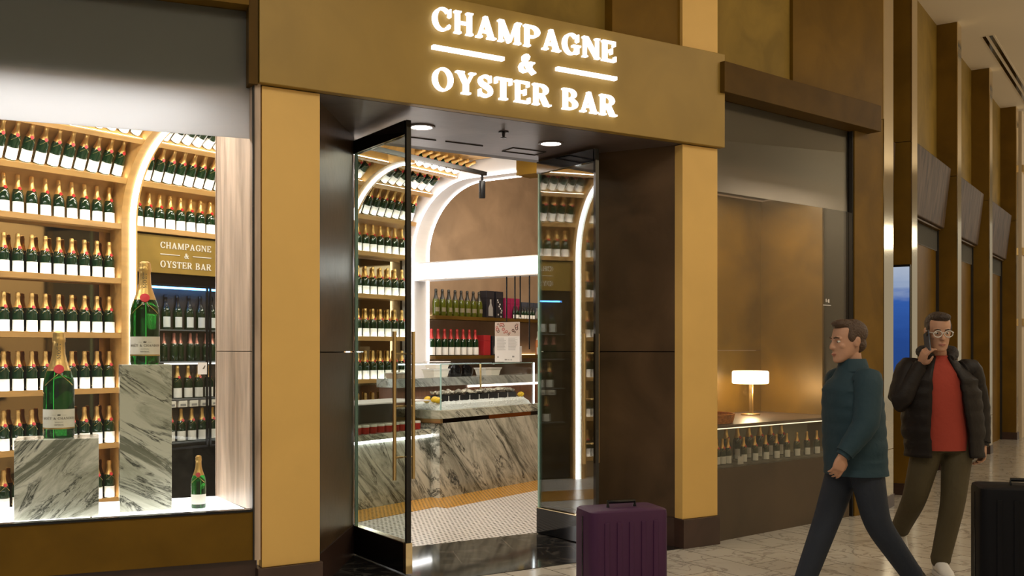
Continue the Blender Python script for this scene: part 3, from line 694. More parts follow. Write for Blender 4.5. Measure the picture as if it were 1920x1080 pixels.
# ------------------------------------------------------------------ shelves with bottles and boxes on the brown wall beyond the arch
SH = {}
for z, label, nm in ((1.895,'upper brown shelf beyond the white arch','up'),(1.425,'lower brown shelf beyond the white arch','lo')):
    t = thing('wall_shelf', label, 'shelf', FD)
    MB().box(3.97, 7.2, -.27, 0, z-.04, z).build('board', M_trim, t)
    MB().box(3.99, 7.1, -.03, -.012, z+.001, z+.012).build('light_strip', emission('shelf_glow', (1,.72,.36), 2.4) if nm == 'up' else MATS['shelf_glow'], t)
M_olive = principled('olive_glass', (.075,.085,.008), .07, coat=.4)
M_dkfoil = principled('dark_foil', (.03,.028,.02), .4)
ol = champagne('vintage_champagne_bottle', 'olive', 'bottle', FD, foil=M_dkfoil, body=M_olive, lab=principled('shield_label',(.20,.17,.10),.5), band=False, labspec=(.05,.10,55))
for i in range(8):
    M = at(FD, 4.11+.118*i, -.16, 1.896, random.uniform(-.3,.3)); lab = 'olive green champagne bottle with dark neck on the upper shelf beyond the arch'
    if i == 0: ol.matrix_world = M; ol['label'] = lab; ol['group'] = 'olive bottles on the upper shelf'
    else: copy_tree(ol, M, lab, 'olive bottles on the upper shelf')
rd = champagne('red_capped_bottle', 'red', 'bottle', FD, foil=M_redf, lab=M_label, band=False)
for i in range(8):
    M = at(FD, 4.03+.118*i, -.16, 1.426, 0); lab = 'dark bottle with red cap and white label on the lower shelf beyond the arch'
    if i == 0: rd.matrix_world = M; rd['label'] = lab; rd['group'] = 'red-capped bottles on the lower shelf'
    else: copy_tree(rd, M, lab, 'red-capped bottles on the lower shelf')
def giftbox(x, w, h, z, mat, label, group=None, d=.11, y=-.16, motif=None, lidmat=None):
    t = thing('gift_box', label, 'box', at(FD, x, y, z), group)
    MB().box(-w/2, w/2, -d/2, d/2, 0, h*.72).build('box_body', mat, t, bevel=.002)
    MB().box(-w/2-.001, w/2+.001, -d/2-.001, d/2+.001, h*.725, h).build('lid', lidmat or mat, t, bevel=.002)
    if motif:
        m = MB()
        if motif == 'bottle':
            m.prism_y([(-w*.28,h*.06),(w*.28,h*.06),(w*.28,h*.36),(w*.09,h*.52),(w*.09,h*.68),(-w*.09,h*.68),(-w*.09,h*.52),(-w*.28,h*.36)], -d/2-.003, -d/2-.001)
        else:
            for k in range(9):
                px, pz, r = random.uniform(-.3,.3)*w, h*(.05+.62*k/8), .10*w
                m.prism_y([(px+r*cos(a*pi/4)*(1 if a%2 else .5), pz+r*sin(a*pi/4)*(1 if a%2 else .5)) for a in range(8)], -d/2-.003, -d/2-.001)
        m.build('printed_motif', M_grey if motif != 'flower' else M_paper, t)
    return t
B_bk = principled('black_card', (.014,.014,.02), .4); B_mag = principled('magenta_card', (.28,.012,.07), .45); B_nav = principled('slate_card', (.05,.06,.085), .45); B_gry = principled('pale_grey_card', (.36,.35,.36), .5); B_red = principled('red_card', (.34,.015,.02), .4)
giftbox(5.10, .16, .335, 1.896, B_bk, 'plain black gift box beside the olive bottles', motif='bottle')
giftbox(5.29, .15, .335, 1.896, B_bk, 'black gift box with pale flower print', motif='flower')
for k, x in enumerate((5.46,5.58,5.70)): giftbox(x, .11, .26, 1.896, B_mag, 'magenta gift box in the row of three on the upper shelf', 'magenta gift boxes on the upper shelf')
for k, x in enumerate((5.84,5.98,6.12,6.26)): giftbox(x, .125, .22, 1.896, B_nav, 'slate blue gift box with bottle picture on the upper shelf', 'slate gift boxes on the upper shelf', motif='bottle')
giftbox(6.45, .15, .32, 1.896, B_gry, 'tall pale grey gift box at the end of the upper shelf', motif='flower')
giftbox(5.03, .14, .25, 1.426, B_red, 'red gift box beside the red-capped bottles on the lower shelf')
giftbox(5.20, .13, .24, 1.426, B_bk, 'dark gift box with bottle picture on the lower shelf', motif='bottle')
giftbox(5.34, .12, .24, 1.426, B_nav, 'slate gift box with bottle picture on the lower shelf', motif='bottle')
mini = champagne('small_bottle', 'm', 'bottle', at(FD,5.60,-.20,1.896,0,.5), foil=M_dkfoil, lab=M_label, band=False)
for i in range(8):
    M = at(FD, 5.56+.062*i, -.245, 1.896, 0, .5); lab = 'tiny dark bottle with white label standing before the magenta boxes'
    if i == 0: mini.matrix_world = M; mini['label'] = lab; mini['group'] = 'tiny bottles before the magenta boxes'
    else: copy_tree(mini, M, lab, 'tiny bottles before the magenta boxes')
M_rose = principled('rose_glass', (.75,.30,.12), .08, coat=.3)
rs = champagne('rose_wine_bottle', 'r', 'bottle', FD, foil=M_plastic, body=M_rose, lab=M_label, band=False)
for i in range(5):
    M = at(FD, 6.25+.12*i, -.15, 1.426, 0); lab = 'orange-pink wine bottle on the lower shelf beside the hanging rod'
    if i == 0: rs.matrix_world = M; rs['label'] = lab; rs['group'] = 'rose bottles on the lower shelf'
    else: copy_tree(rs, M, lab, 'rose bottles on the lower shelf')

# ------------------------------------------------------------------ fridge and small sign behind the left show window
fr = thing('glass_front_fridge', 'black glass-front drinks fridge with blue light behind the left show window', 'fridge', FD)
fx0, fx1 = .158, 1.75
MB().box(fx0, fx1, .30, .34, .02, 2.17).build('back', principled('fridge_liner', (.11,.115,.12), .4), fr)
MB().box(fx0, fx0+.03, -.10, .30, .02, 2.17).build('side', M_bgloss, fr)
MB().box(fx1-.03, fx1, -.10, .30, .02, 2.17).build('side', M_bgloss, fr)
MB().box(fx0, fx1, -.10, .30, 2.08, 2.17).build('top', M_bgloss, fr)
MB().box(fx0, fx1, -.10, .30, .02, .60).build('plinth', M_bgloss, fr)
for z in (1.68, 1.39, 1.05, .655):
    MB().box(fx0+.03, fx1-.03, -.02, .30, z-.012, z).build('fridge_shelf', principled('fridge_shelf', (.12,.13,.14), .3) if z == 1.68 else MATS['fridge_shelf'], fr)
MB().box(fx0+.10, fx1-.62, -.045, -.03, 2.045, 2.062).build('light_strip', emission('fridge_blue_led', (.10,.38,1.0), 16.0), fr)
MB().box(fx0+.35, fx1-.62, -.045, -.03, 1.362, 1.376).build('light_strip', emission('fridge_white_led', (1,.93,.85), 2.5), fr)
for x0, x1 in ((fx0,fx0+.76),(fx0+.775,fx1)):
    d = MB().box(x0+.02, x1-.02, -.118, -.112, .62, 2.06).build('fridge_door', M_glassw, fr)
    MB().box(x0, x0+.02, -.122, -.108, .60, 2.08).add(MB().box(x1-.02, x1, -.122, -.108, .60, 2.08)).add(MB().box(x0, x1, -.122, -.108, 2.06, 2.08)).add(MB().box(x0, x1, -.122, -.108, .60, .62)).build('door_frame', M_black, d)
M_shield = principled('pale_shield_label', (.70,.72,.70), .5)
bl = champagne('dark_champagne_bottle', 'd', 'bottle', FD, foil=M_black, lab=M_shield, band=False, labspec=(.02,.115,58))
for i in range(7):
    M = at(FD, .33+.125*i, .05, 1.681); lab = 'dark bottle with pale shield label on the blue-lit top fridge shelf'
    if i == 0: bl.matrix_world = M; bl['label'] = lab; bl['group'] = 'bottles on the blue-lit fridge shelf'
    else: copy_tree(bl, M, lab, 'bottles on the blue-lit fridge shelf')
pk = champagne('pink_foil_bottle', 'p', 'bottle', at(FD,.3,.05,1.391,0,.8), foil=M_pink, lab=False, band=False)
for i in range(10):
    M = at(FD, .31+.088*i, .04+.03*(i%2), 1.391, 0, .82); lab = 'pink-foiled bottle on the second fridge shelf'
    if i == 0: pk.matrix_world = M; pk['label'] = lab; pk['group'] = 'pink-foiled bottles in the fridge'
    else: copy_tree(pk, M, lab, 'pink-foiled bottles in the fridge')
for z, n_, x0, nm in ((1.051,8,.36,'third fridge shelf'),(.656,7,.40,'lowest fridge shelf')):
    for i in range(n_): put(at(FD, x0+.115*i, .05, z, 0, .95), 'gold-foiled champagne bottle on the %s' % nm, 'gold-foiled bottles on the %s' % nm)
for i in range(7):
    t = thing('white_carton', 'small white carton hanging in the row under the third fridge shelf', 'carton', at(FD, .36+.12*i, .02, .972), 'white cartons in the fridge')
    MB().box(-.045, .045, -.04, .04, 0, .058).build('carton_body', M_plastic, t, bevel=.003)
    MB().box(-.03, .03, -.041, -.0402, .01, .03).build('printed_motif', M_grey, t)
bs = MB().box(fx0, fx1, -.13, -.09, 2.175, 2.505).build('sign_panel', M_goldpl)
ms = thing('wall_sign', 'small gold sign with white lettering over the fridge', 'sign', FD)
bs.parent = ms
for txt, z0, h, w, x0 in (('CHAMPAGNE',2.395,.055,.54,.40),('OYSTER BAR',2.225,.058,.54,.40),('&',2.318,.045,None,.648)):
    tp, _ = text_polys(txt, h, w); m = MB()
    for c, g in tp:
        for q in g: m.prism_y([(x0+px, z0+pz) for px, pz in q], -.136, -.1302)
    m.build('lettering', principled('sign_white', (.75,.72,.66), .5) if txt == 'CHAMPAGNE' else MATS['sign_white'], ms)
MB().box(.40,.60,-.136,-.1302,2.338,2.344).build('rule', MATS['sign_white'], ms); MB().box(.74,.94,-.136,-.1302,2.338,2.344).build('rule', MATS['sign_white'], ms)
t = thing('paper_notice', 'small white card taped to the fridge door', 'notice', FD)
MB().box(.80, .90, -.124, -.1225, 1.27, 1.38).build('card', M_paper, t)
MB().prism_y([(.85,1.32),(.87,1.32),(.885,1.35),(.875,1.352)], -.1252, -.1242).build('printed_mark', M_ink, t)

# ------------------------------------------------------------------ show window plinths and large bottles
t = thing('marble_plinth', 'low wide marble block under the left giant bottle', 'plinth', at(FL, -1.07, .275, .558))
MB().box(-.215, .215, -.14, .15, 0, .442).build('block', M_marble, t, bevel=.003)
t = thing('marble_plinth', 'tall narrow marble block under the right giant bottle', 'plinth', at(FL, -.60, .345, .558))
MB().box(-.143, .143, -.12, .13, 0, .853).build('block', M_marbl2, t, bevel=.003)
M_bigg, nt_, out_ = nodes('clear_green_glass'); N_ = nt_.nodes
pb_ = N_.new('ShaderNodeBsdfPrincipled'); nt_.links.new(pb_.outputs[0], out_.inputs[0])
pb_.inputs['Base Color'].default_value = (.010,.14,.017,1); pb_.inputs['Roughness'].default_value = .03; pb_.inputs['Transmission Weight'].default_value = .92; pb_.inputs['IOR'].default_value = 1.42
def bigbottle(label, M, sc, body, small=False):
    t = champagne('champagne_bottle' if small else 'giant_champagne_bottle', label, 'bottle', M, body=body, lab=M_cream, n=40, labspec=(.026,.085,82))
    lb = [c for c in t.children if c.name.startswith('paper_label')][0]
    fo = [c for c in t.children if c.name.startswith('foil')][0]
    if small: return t
    p = [[(a, b+.058) for a, b in q] for q in centred('MOËT & CHANDON', .0068)]
    for tx, z, h in (('CHAMPAGNE', .047, .0022), ('IMPÉRIAL', .039, .0034)):
        p += [[(a, b+z) for a, b in q] for q in centred(tx, h)]
    p += [[(-.004,.066),(.004,.066),(.005,.071),(.0022,.069),(0,.072),(-.0022,.069),(-.005,.071)], [(-.020,.0675),(-.008,.0675),(-.008,.068),(-.020,.068)], [(.008,.0675),(.020,.0675),(.020,.068),(.008,.068)]]
    wrap(p, 0, 1.0, .0011).build('lettering', M_ink, lb)
    MB().lathe([(.0443,.0262),(.0443,.0305)], 14, radians(-172), radians(-8)).build('gold_band', M_goldln, lb, smooth=True)
    FP_ = [(.0001,0),(.0001,0)]+FOIL
    pv = centred('MOËT', .0105)
    m = MB()
    for q in pv:
        pts = []
        for px, py in q:
            x_, z_ = -py, .258+px
            r = [r0+(r1-r0)*(z_-z0)/(z1-z0) for (r0,z0),(r1,z1) in zip(FOIL,FOIL[1:]) if z0 <= z_ <= z1][0]+.0006
            a = -pi/2+x_/r; pts.append((r*cos(a), r*sin(a), z_))
        m.poly(pts)
    m.build('lettering', M_ink, fo)
    return t
bigbottle('giant green champagne bottle standing on the low marble block', at(FL, -1.065, .29, 1.0005, radians(2), 1.90), 1.9, M_bigg)
bigbottle('giant green champagne bottle standing on the tall marble block', at(FL, -.60, .35, 1.4115, radians(-3), 1.92), 1.9, M_bigg)
bigbottle('ordinary green champagne bottle standing alone on the glowing platform', at(FL, -.305, .24, .5585, radians(-10), .98), 1, M_bigg, True)
# ================================================================== MARBLE COUNTERS
ct = thing('oyster_counter', 'tall marble counter block carrying the iced oyster display', 'counter', FD)
MB().box(2.80, 4.56, -1.32, -.62, 0, .755).build('marble_front', M_marbl3, ct, bevel=.003)
MB().box(2.81, 4.55, -1.31, -.63, .755, .80).build('recess_band', M_bgloss, ct)
MB().box(2.79, 2.83, -1.335, -.62, .757, .798).build('gold_end_band', M_handle, ct)
MB().box(3.62, 4.40, -1.318, -1.305, .757, .798).build('copper_band', M_copper, ct)
MB().box(2.78, 4.58, -1.335, -.60, .80, .885).build('counter_top', M_marbl2, ct, bevel=.003)
MB().box(4.565, 4.62, -1.30, -.60, 0, .80).build('end_post', M_copper, ct)
gc = thing('glass_display_case', 'clear glass case over the iced oysters', 'display case', FD)
MB().box(2.82, 4.46, -1.318, -1.310, .887, 1.35).build('front_pane', M_glassc, gc)
MB().box(2.82, 2.828, -1.309, -.72, .887, 1.35).build('side_pane', M_glassc, gc)
MB().box(4.452, 4.46, -1.309, -.72, .887, 1.35).build('side_pane', M_glassc, gc)
MB().box(2.82, 4.46, -1.318, -.70, 1.351, 1.359).build('top_pane', M_glassc, gc)
MB().box(2.814, 2.826, -1.324, -1.312, .887, 1.35).build('corner_edge', principled('pale_glass_edge', (.40,.62,.60), .2), gc)
MB().box(4.452, 4.464, -1.324, -1.312, .887, 1.35).build('corner_light', emission('case_glow', (.92,1,1), 5.0), gc)
MB().box(2.84, 4.44, -.735, -.722, 1.335, 1.349).build('light_strip', MATS['case_glow'], gc)  # strip added to brighten the ice
MB().box(2.82, 4.46, -1.322, -1.312, 1.346, 1.352).build('top_edge', MATS['pale_glass_edge'], gc)
MB().box(3.95, 3.965, -.95, -.935, .887, 1.35).build('post', M_handle, gc)
# ice bed
me_ = MB(); nx, ny = 90, 24
g_ = [[(2.84+1.60*i/nx, -1.295+.50*j/ny, .887+.075*min(1, 4*min(j/ny,1-j/ny)+.5)*min(1, 14*min(i/nx,1-i/nx)+.5)+random.uniform(-.006,.007) if 0 < i < nx and 0 < j < ny else .8875) for i in range(nx+1)] for j in range(ny+1)]
for j in range(ny):
    for i in range(nx): me_.poly([g_[j][i], g_[j][i+1], g_[j+1][i+1], g_[j+1][i]])
me_.box(2.84, 4.44, -1.295, -.795, .8855, .889)
tag(me_.build('crushed_ice', M_ice, M=FD), 'bed of crushed ice on the marble counter under glass', 'ice', kind='stuff')
# crates of oysters
cr_p = None; oy_p = None
for k in range(8):
    x = 3.02+.172*k; M = at(FD, x, -1.115, .962, random.uniform(-.05,.05))
    if cr_p is None:
        cr_p = thing('oyster_crate', 'x', 'crate', M)
        m = MB(); m.box(-.078,.078,-.07,.07,0,.006)
        m.box(-.078,.078,-.07,-.064,0,.062).box(-.078,.078,.064,.07,0,.062).box(-.078,-.072,-.064,.064,0,.062).box(.072,.078,-.064,.064,0,.062)
        m.build('crate_body', M_crate, cr_p, bevel=.002)
        MB().box(-.092,-.086,-.078,-.070,-.02,.055).build('price_pin', M_paper, cr_p); o = cr_p
    else: o = copy_tree(cr_p, M)
    o['label'] = 'small black crate of oysters on ice, %s' % ['at the left end, beside the lemons','second from the left end','third from the left end','fourth from the left end','fourth from the right end','third from the right end','second from the right end','at the right end'][k]
    o['group'] = 'black oyster crates on ice'
    for q in range(6):
        Mo = M @ Matrix.Translation((-.045+.045*(q%3)+random.uniform(-.006,.006), -.034+.062*(q//3), .074+.022*random.random())) @ Matrix.Rotation(random.uniform(0,6.28),4,'Z') @ Matrix.Rotation(random.uniform(.2,1.0),4,'X') @ Matrix.Scale(1.25,4)
        if oy_p is None:
            oy_p = thing('oyster', 'rough grey oyster heaped in a black crate on ice', 'oyster', Mo, 'oysters heaped in the black crates')
            n = 14; rim = [(.034*cos(2*pi*i/n)*(1.25 if cos(2*pi*i/n)>0 else .9)+random.uniform(-.003,.003), .026*sin(2*pi*i/n)+random.uniform(-.003,.003), random.uniform(.004,.010)) for i in range(n)]
            bot = [(x_*.55, y_*.55, -.012) for x_, y_, z_ in rim]; inn = [(x_*.88, y_*.88, z_-.003) for x_, y_, z_ in rim]; cen = [(x_*.4, y_*.4, -.004) for x_, y_, z_ in rim]
            MB().loft([bot, rim, inn, cen]).build('shell', M_oyster, oy_p, smooth=True)
            MB().sphere((.004,0,.002), (.022,.016,.007), 12, 6).build('oyster_flesh', M_oymeat, oy_p, smooth=True)
        else: copy_tree(oy_p, Mo)
lm = MB().loft([[(r*cos(2*pi*i/16), r*sin(2*pi*i/16), z) for i in range(16)] for r, z in ((.001,-.045),(.006,-.040),(.018,-.032),(.028,-.015),(.031,0),(.028,.015),(.018,.031),(.007,.039),(.001,.043))])
lem = None
for lab, x, y, z, rx in (('yellow lemon in the ice at the left corner of the oyster case, nearest the corner',2.865,-1.245,.985,1.4),('yellow lemon in the ice left of the crates, right-hand one of the left cluster',2.885,-1.18,.99,1.2),('yellow lemon behind the other two at the left of the oyster case',2.868,-1.095,.988,.8),('single yellow lemon at the right end of the oyster case',4.37,-1.20,.99,1.5)):
    M = at(FD, x, y, z) @ Matrix.Rotation(rx,4,'Y') @ Matrix.Rotation(.5,4,'X')
    if lem is None:
        lem = thing('lemon', lab, 'lemon', M); lm.build('peel', M_lemon, lem, smooth=True)
        MB().lathe([(.0001,.041),(.004,.042),(.003,.046),(.0001,.047)], 8).build('stem_end', M_olive, lem)
    else: copy_tree(lem, M, lab)
# low counter left of the block
lc = thing('pastry_counter', 'low marble counter with lit ledge and glass top behind the left glass door', 'counter', FD)
MB().box(1.15, 2.795, -1.20, -.62, 0, .615).build('marble_front', M_marbl3, lc)
MB().box(1.15, 2.775, -1.235, -.60, .645, .70).build('counter_top', M_marbl2, lc, bevel=.003)
MB().box(1.15, 2.795, -1.225, -1.19, .618, .644).build('light_strip', M_led, lc)
MB().box(1.15, 2.775, -1.225, -1.218, .70, .98).build('front_pane', M_glassc, lc)
MB().box(1.15, 2.775, -.72, -.70, .70, .98).build('back_panel', M_grey, lc)
MB().box(1.15, 2.775, -1.228, -.70, .981, .993).build('top_shelf', M_white, lc)
jar = None
M_jam = principled('red_jam', (.42,.025,.02), .25)
for i in range(14):
    for r in range(2):
        M = at(FD, 1.30+.105*i, -1.13+.10*r, .7015); lab = ('front' if r == 0 else 'back')+' row of red pots with pale lids in the low glass counter'
        lab = 'red pot with pale lid in the %s row inside the low glass counter' % ('front' if r == 0 else 'back')
        if jar is None:
            jar = thing('red_pot', lab, 'pot', M); MB().lathe([(.0001,0),(.040,.0),(.042,.006),(.042,.062),(.0001,.062)], 16).build('pot_body', M_jam, jar, smooth=True)
            MB().lathe([(.043,.062),(.043,.078),(.038,.082),(.0001,.084)], 16).build('lid', M_cream, jar, smooth=True); o = jar
        else: o = copy_tree(jar, M, lab)
        o['group'] = 'red pots in the low counter, %s row' % ('front' if r == 0 else 'back')
# back ledge with tubs
bk = thing('back_counter', 'stone-topped back counter behind the oyster case', 'counter', FD)
MB().box(3.0, 6.2, -.56, -.30, 0, 1.09).build('wood_front', principled('walnut_slats', (.16,.07,.04), .45, var=.3, vscale=8, stretch=(14,1,.5)), bk)
MB().box(2.98, 6.22, -.60, -.28, 1.09, 1.185).build('counter_top', M_stone, bk, bevel=.003)
MB().box(4.2, 6.0, -.575, -.565, 1.06, 1.085).build('light_strip', emission('ledge_led', (1,.9,.78), 3.5), bk)
def tub(x, w, h, z, label, mat=None):
    t = thing('storage_tub', label, 'tub', at(FD, x, -.44, z))
    MB().loft([[(sx*w*q/2, sy*.085*q, zz) for sx, sy in ((-1,-1),(1,-1),(1,1),(-1,1))] for q, zz in ((.86,0),(1,h*.86),(1.06,h*.87),(1.06,h))]).build('tub_body', mat or M_plastic, t, bevel=.004)
    MB().box(-w*.54, w*.54, -.094, .094, h, h+.008).build('lid', M_white, t, bevel=.002)
tub(3.78, .27, .085, 1.186, 'white plastic tub at the bottom of the pair on the back counter')
tub(3.80, .24, .075, 1.281, 'white plastic tub stacked on another on the back counter')
tub(4.75, .30, .085, 1.186, 'pale cream tub on the back counter behind the glass post')
tub(3.14, .22, .055, 1.186, 'shallow tub at the left end of the back counter', M_wood)
for lab, x in (('black glossy pot beside the white tubs on the back counter', 4.12), ('second black glossy pot further right on the back counter', 4.32)):
    t = thing('black_pot', lab, 'pot', at(FD, x, -.44, 1.186))
    MB().lathe([(.0001,0),(.07,0),(.085,.03),(.088,.10),(.06,.13),(.0001,.135)], 20).build('pot_body', M_bgloss, t, smooth=True)
    MB().lathe([(.018,.135),(.016,.15),(.022,.16),(.0001,.165)], 12).build('knob', M_black, t, smooth=True)
# poster on the case
ps = thing('menu_poster', 'portrait poster with oyster photograph and text standing on the glass case', 'poster', at(FD, 4.03, -1.26, 1.361, radians(-78)))
MB().box(-.150, .150, -.002, .002, 0, .44).build('sheet', M_paper, ps)
mm = [MB(), MB(), MB()]
random.seed(5)
for k in range(22):
    px, pz, r = random.uniform(-.125,.125), random.uniform(.305,.42), random.uniform(.010,.022)
    if -.02 < px < .09 and pz > .36: continue
    mm[k%2].lathe([(.0001,0),(r,0)], 14) if False else mm[k%2].poly([(px+r*cos(a*pi/8), -.0045-.00005*k, pz+r*sin(a*pi/8)) for a in range(16)])
    mm[2].poly([(px+r*.5*cos(a*pi/6), -.0058-.00005*k, pz+r*.5*sin(a*pi/6)) for a in range(12)])
pic = MB(); pic.box(-.148, .148, -.004, -.0022, .285, .438); cnt_ = [len(pic.f)]
for m_i in mm: pic.add(m_i); cnt_.append(len(pic.f))
po = pic.build('photo', principled('photo_ground', (.52,.42,.36), .5), ps)
for m_i in (principled('print_red', (.36,.09,.07), .5), principled('print_brown', (.10,.06,.045), .5), principled('print_pale', (.55,.38,.32), .5)): po.data.materials.append(m_i)
for i, f_ in enumerate(po.data.polygons): f_.material_index = sum(1 for c_ in cnt_ if i >= c_)
tx = MB()
for cx_ in (-.125, .012):
    for r_ in range(15):
        tx.box(cx_, cx_+.112*random.uniform(.75,1), -.0034, -.0022, .265-.0095*r_, .2675-.0095*r_)
for (x_, z_, w_, h_) in ((-.12,.045,.016,.018),(.06,.05,.026,.018),(-.03,.018,.026,.014),(.005,.018,.012,.012),(.03,.018,.008,.012),(.05,.018,.008,.012)): tx.box(x_, x_+w_, -.0034, -.0022, z_, z_+h_)
tx.build('printed_text', M_grey, ps)
p2 = thing('paper_notice', 'second pale sheet with small print half behind the poster', 'notice', at(FD, 4.27, -1.16, 1.361, radians(-78)))
MB().box(-.11, .11, -.002, .002, 0, .175).build('sheet', M_paper, p2)
m = MB()
for r_ in range(9): m.box(.0, .0+.09*random.uniform(.6,1), -.0034, -.0022, .15-.012*r_, .153-.012*r_)
m.build('printed_text', M_grey, p2)

# ================================================================== RIGHT SHOW WINDOW CONTENTS
Z9 = .901
bk_ = thing('wicker_tray', 'round orange wicker tray on the cabinet behind the second window', 'tray', at(FR, .20, .36, Z9))
m = MB(); n = 40
for j in range(6):
    r = .245+.018*j/5; m.tube([(r*cos(2*pi*i/n), r*sin(2*pi*i/n), .010+.0125*j) for i in range(n+1)], .0075, 6)
m.build('woven_rim', M_wicker, bk_, smooth=True)
MB().lathe([(.0001,.002),(.25,.002),(.25,.010),(.0001,.010)], 36).build('base', M_wicker, bk_)
m = MB()
for i in range(36):
    a = 2*pi*i/36; m.tube([(.247*cos(a), .247*sin(a), .004), (.266*cos(a), .266*sin(a), .078)], .0055, 6)
m.build('stakes', M_wicker, bk_)
lp = thing('table_lamp', 'glowing drum table lamp on slim brass stem on the cabinet', 'lamp', at(FR, 1.30, .70, Z9))
m = MB(); o_ = []
MB().loft([[(.165*cos(2*pi*i/40)*q, .165*sin(2*pi*i/40)*q, z) for i in range(40)] for q, z in ((.93,.285),(.98,.290),(1,.302),(1,.385),(.98,.397),(.93,.402))]).build('lamp_shade', M_lamp, lp, smooth=True)
MB().tube([(0,0,.012),(0,0,.285)], .012, 14).build('stem', M_handle, lp, smooth=True)
MB().tube([(.035,.0,.012),(.035,0,.285)], .006, 10).build('rod', M_handle, lp, smooth=True)
MB().lathe([(.0001,0),(.085,0),(.085,.010),(.08,.013),(.0001,.014)], 30).build('base', M_handle, lp, smooth=True)
ld = bpy.data.lights.new('lamp_bulb', 'POINT'); ld.energy = 15; ld.color = (1,.72,.38); ld.shadow_soft_size = .05
lo = bpy.data.objects.new('bulb', ld); COL.objects.link(lo); lo.parent = lp; lo.location = (0,0,.22)
for i in range(7): put(at(FR, .36+.155*i, .36, .567, 0, .92), 'gold-foiled champagne bottle standing at the back of the lit cabinet niche', 'tall bottles in the cabinet niche')
hf = None
for i in range(13):
    x = (.05+.072*i) if i < 5 else (.53+.150*(i-5)); M = at(FR, x, .20 if i < 5 else .19, .567, 0, .66)
    lab = 'gold-topped half bottle in the tight row at the left of the cabinet niche' if i < 5 else 'gold-topped half bottle standing before the tall bottles in the cabinet niche'
    put(M, lab, 'half bottles in the cabinet niche, left row' if i < 5 else 'half bottles in the cabinet niche, front row')
t = thing('price_card', 'small blank card standing before the bottles in the cabinet niche', 'card', at(FR, .40, .12, .5662))
MB().box(-.035,.035,-.002,.002,0,.062).build('card', M_paper, t); MB().prism_x([(.002,0),(.03,0),(.002,.04)], -.008, .008).build('strut', M_paper, t)
tk = thing('window_decal', 'tiny white mark on the tinted glass of the second show window', 'decal', FR)
m = MB()
for x_, z_, w_, h_ in ((1.50,1.915,.012,.028),(1.535,1.91,.020,.032),(1.525,1.92,.012,.010),(1.46,1.885,.12,.006)): m.box(x_, x_+w_, .0435, .0448, z_, z_+h_)
m.build('print', M_paper, tk)

# ================================================================== LUGGAGE
def suitcase(label, M, w, d, h, mat, dark):
    t = thing('suitcase', label, 'suitcase', M)
    def rr(q, z): 
        pts = []
        for cx_, cy_, a0 in ((1,1,0),(-1,1,90),(-1,-1,180),(1,-1,270)):
            for k in range(5):
                a = radians(a0+22.5*k); pts.append((cx_*(w/2-.05)*1.0+.05*q*cos(a) , cy_*(d/2-.05)+.05*q*sin(a), z))
        return pts
    rings = [rr(.6,.055), rr(.9,.06), rr(1,.08), rr(1,h-.03), rr(.92,h-.008), rr(.6,h)]
    MB().loft(rings).build('shell', mat, t, smooth=True)
    m = MB()
    for i in range(5):
        x = (-.5+(i+.5)/5)*(w-.1); m.box(x-.014, x+.014, -d/2-.006, -d/2+.004, .10, h-.06)
    m.build('ribs', mat, t, bevel=.003)
    MB().box(-w/2-.003, w/2+.003, -.006, .006, .09, h-.04).build('zip_seam', dark, t)
    MB().tube([(-.08,0,h-.005),(-.08,0,h+.03),(.08,0,h+.03),(.08,0,h-.005)], .011, 8).build('handle', dark, t, smooth=True)
    for sx in (-1,1):
        for sy in (-1,1):
            wv = MB().tube([(sx*(w/2-.06)-.012, sy*(d/2-.06), .028), (sx*(w/2-.06)+.012, sy*(d/2-.06), .028)], .027, 14)
            wv.build('wheel', dark, t); 
            MB().box(sx*(w/2-.06)-.018, sx*(w/2-.06)+.018, sy*(d/2-.06)-.016, sy*(d/2-.06)+.016, .045, .07).build('wheel_fork', dark, t)
v_ = lambda px, Y: (px-960)/1900*Y
suitcase('purple suitcase standing before the right pilaster and glass door', Matrix.Translation((v_(1165,5.6),5.6,0)) @ Matrix.Rotation(radians(18),4,'Z'), .46, .27, .63, principled('purple_shell', (.055,.014,.055), .5, spec=.3), M_black)
suitcase('large black suitcase at the right edge beside the man', Matrix.Translation((v_(1925,5.5),5.5,0)) @ Matrix.Rotation(radians(-14),4,'Z'), .52, .32, .76, principled('black_shell', (.004,.004,.006), .6, spec=.15), M_black)
# ================================================================== PEOPLE
M_skin = principled('skin', (.46,.245,.155), .5, var=.08, vscale=9)
M_hair = principled('dark_brown_hair', (.030,.016,.010), .55, bump=.6, bscale=90)
M_hair2= principled('brown_hair', (.060,.030,.015), .55, bump=.6, bscale=90)
M_eye  = principled('eye_white', (.70,.68,.65), .3); M_iris = principled('iris', (.03,.02,.012), .2)
M_brow = M_hair; M_lip = principled('lips', (.40,.15,.11), .45)
M_clear= principled('pale_clear_frame', (.62,.60,.56), .15)
M_tee  = principled('coral_cotton', (.30,.036,.020), .9, bump=.25, bscale=14)
M_puff = principled('dark_puffer_nylon', (.010,.0065,.0055), .6, spec=.25, bump=.3, bscale=20)
M_olivec = principled('olive_trousers', (.060,.045,.018), .8, bump=.3, bscale=16)
M_teal = principled('teal_jacket', (.007,.032,.048), .75, bump=.3, bscale=16)
M_navy = principled('navy_trousers', (.012,.017,.030), .8, bump=.3, bscale=16)
M_shoe = principled('pale_trainer', (.60,.58,.55), .5); M_shoed = principled('dark_boot', (.02,.018,.017), .45)
M_fur  = principled('dark_collar', (.018,.013,.011), .8, bump=.8, bscale=50)

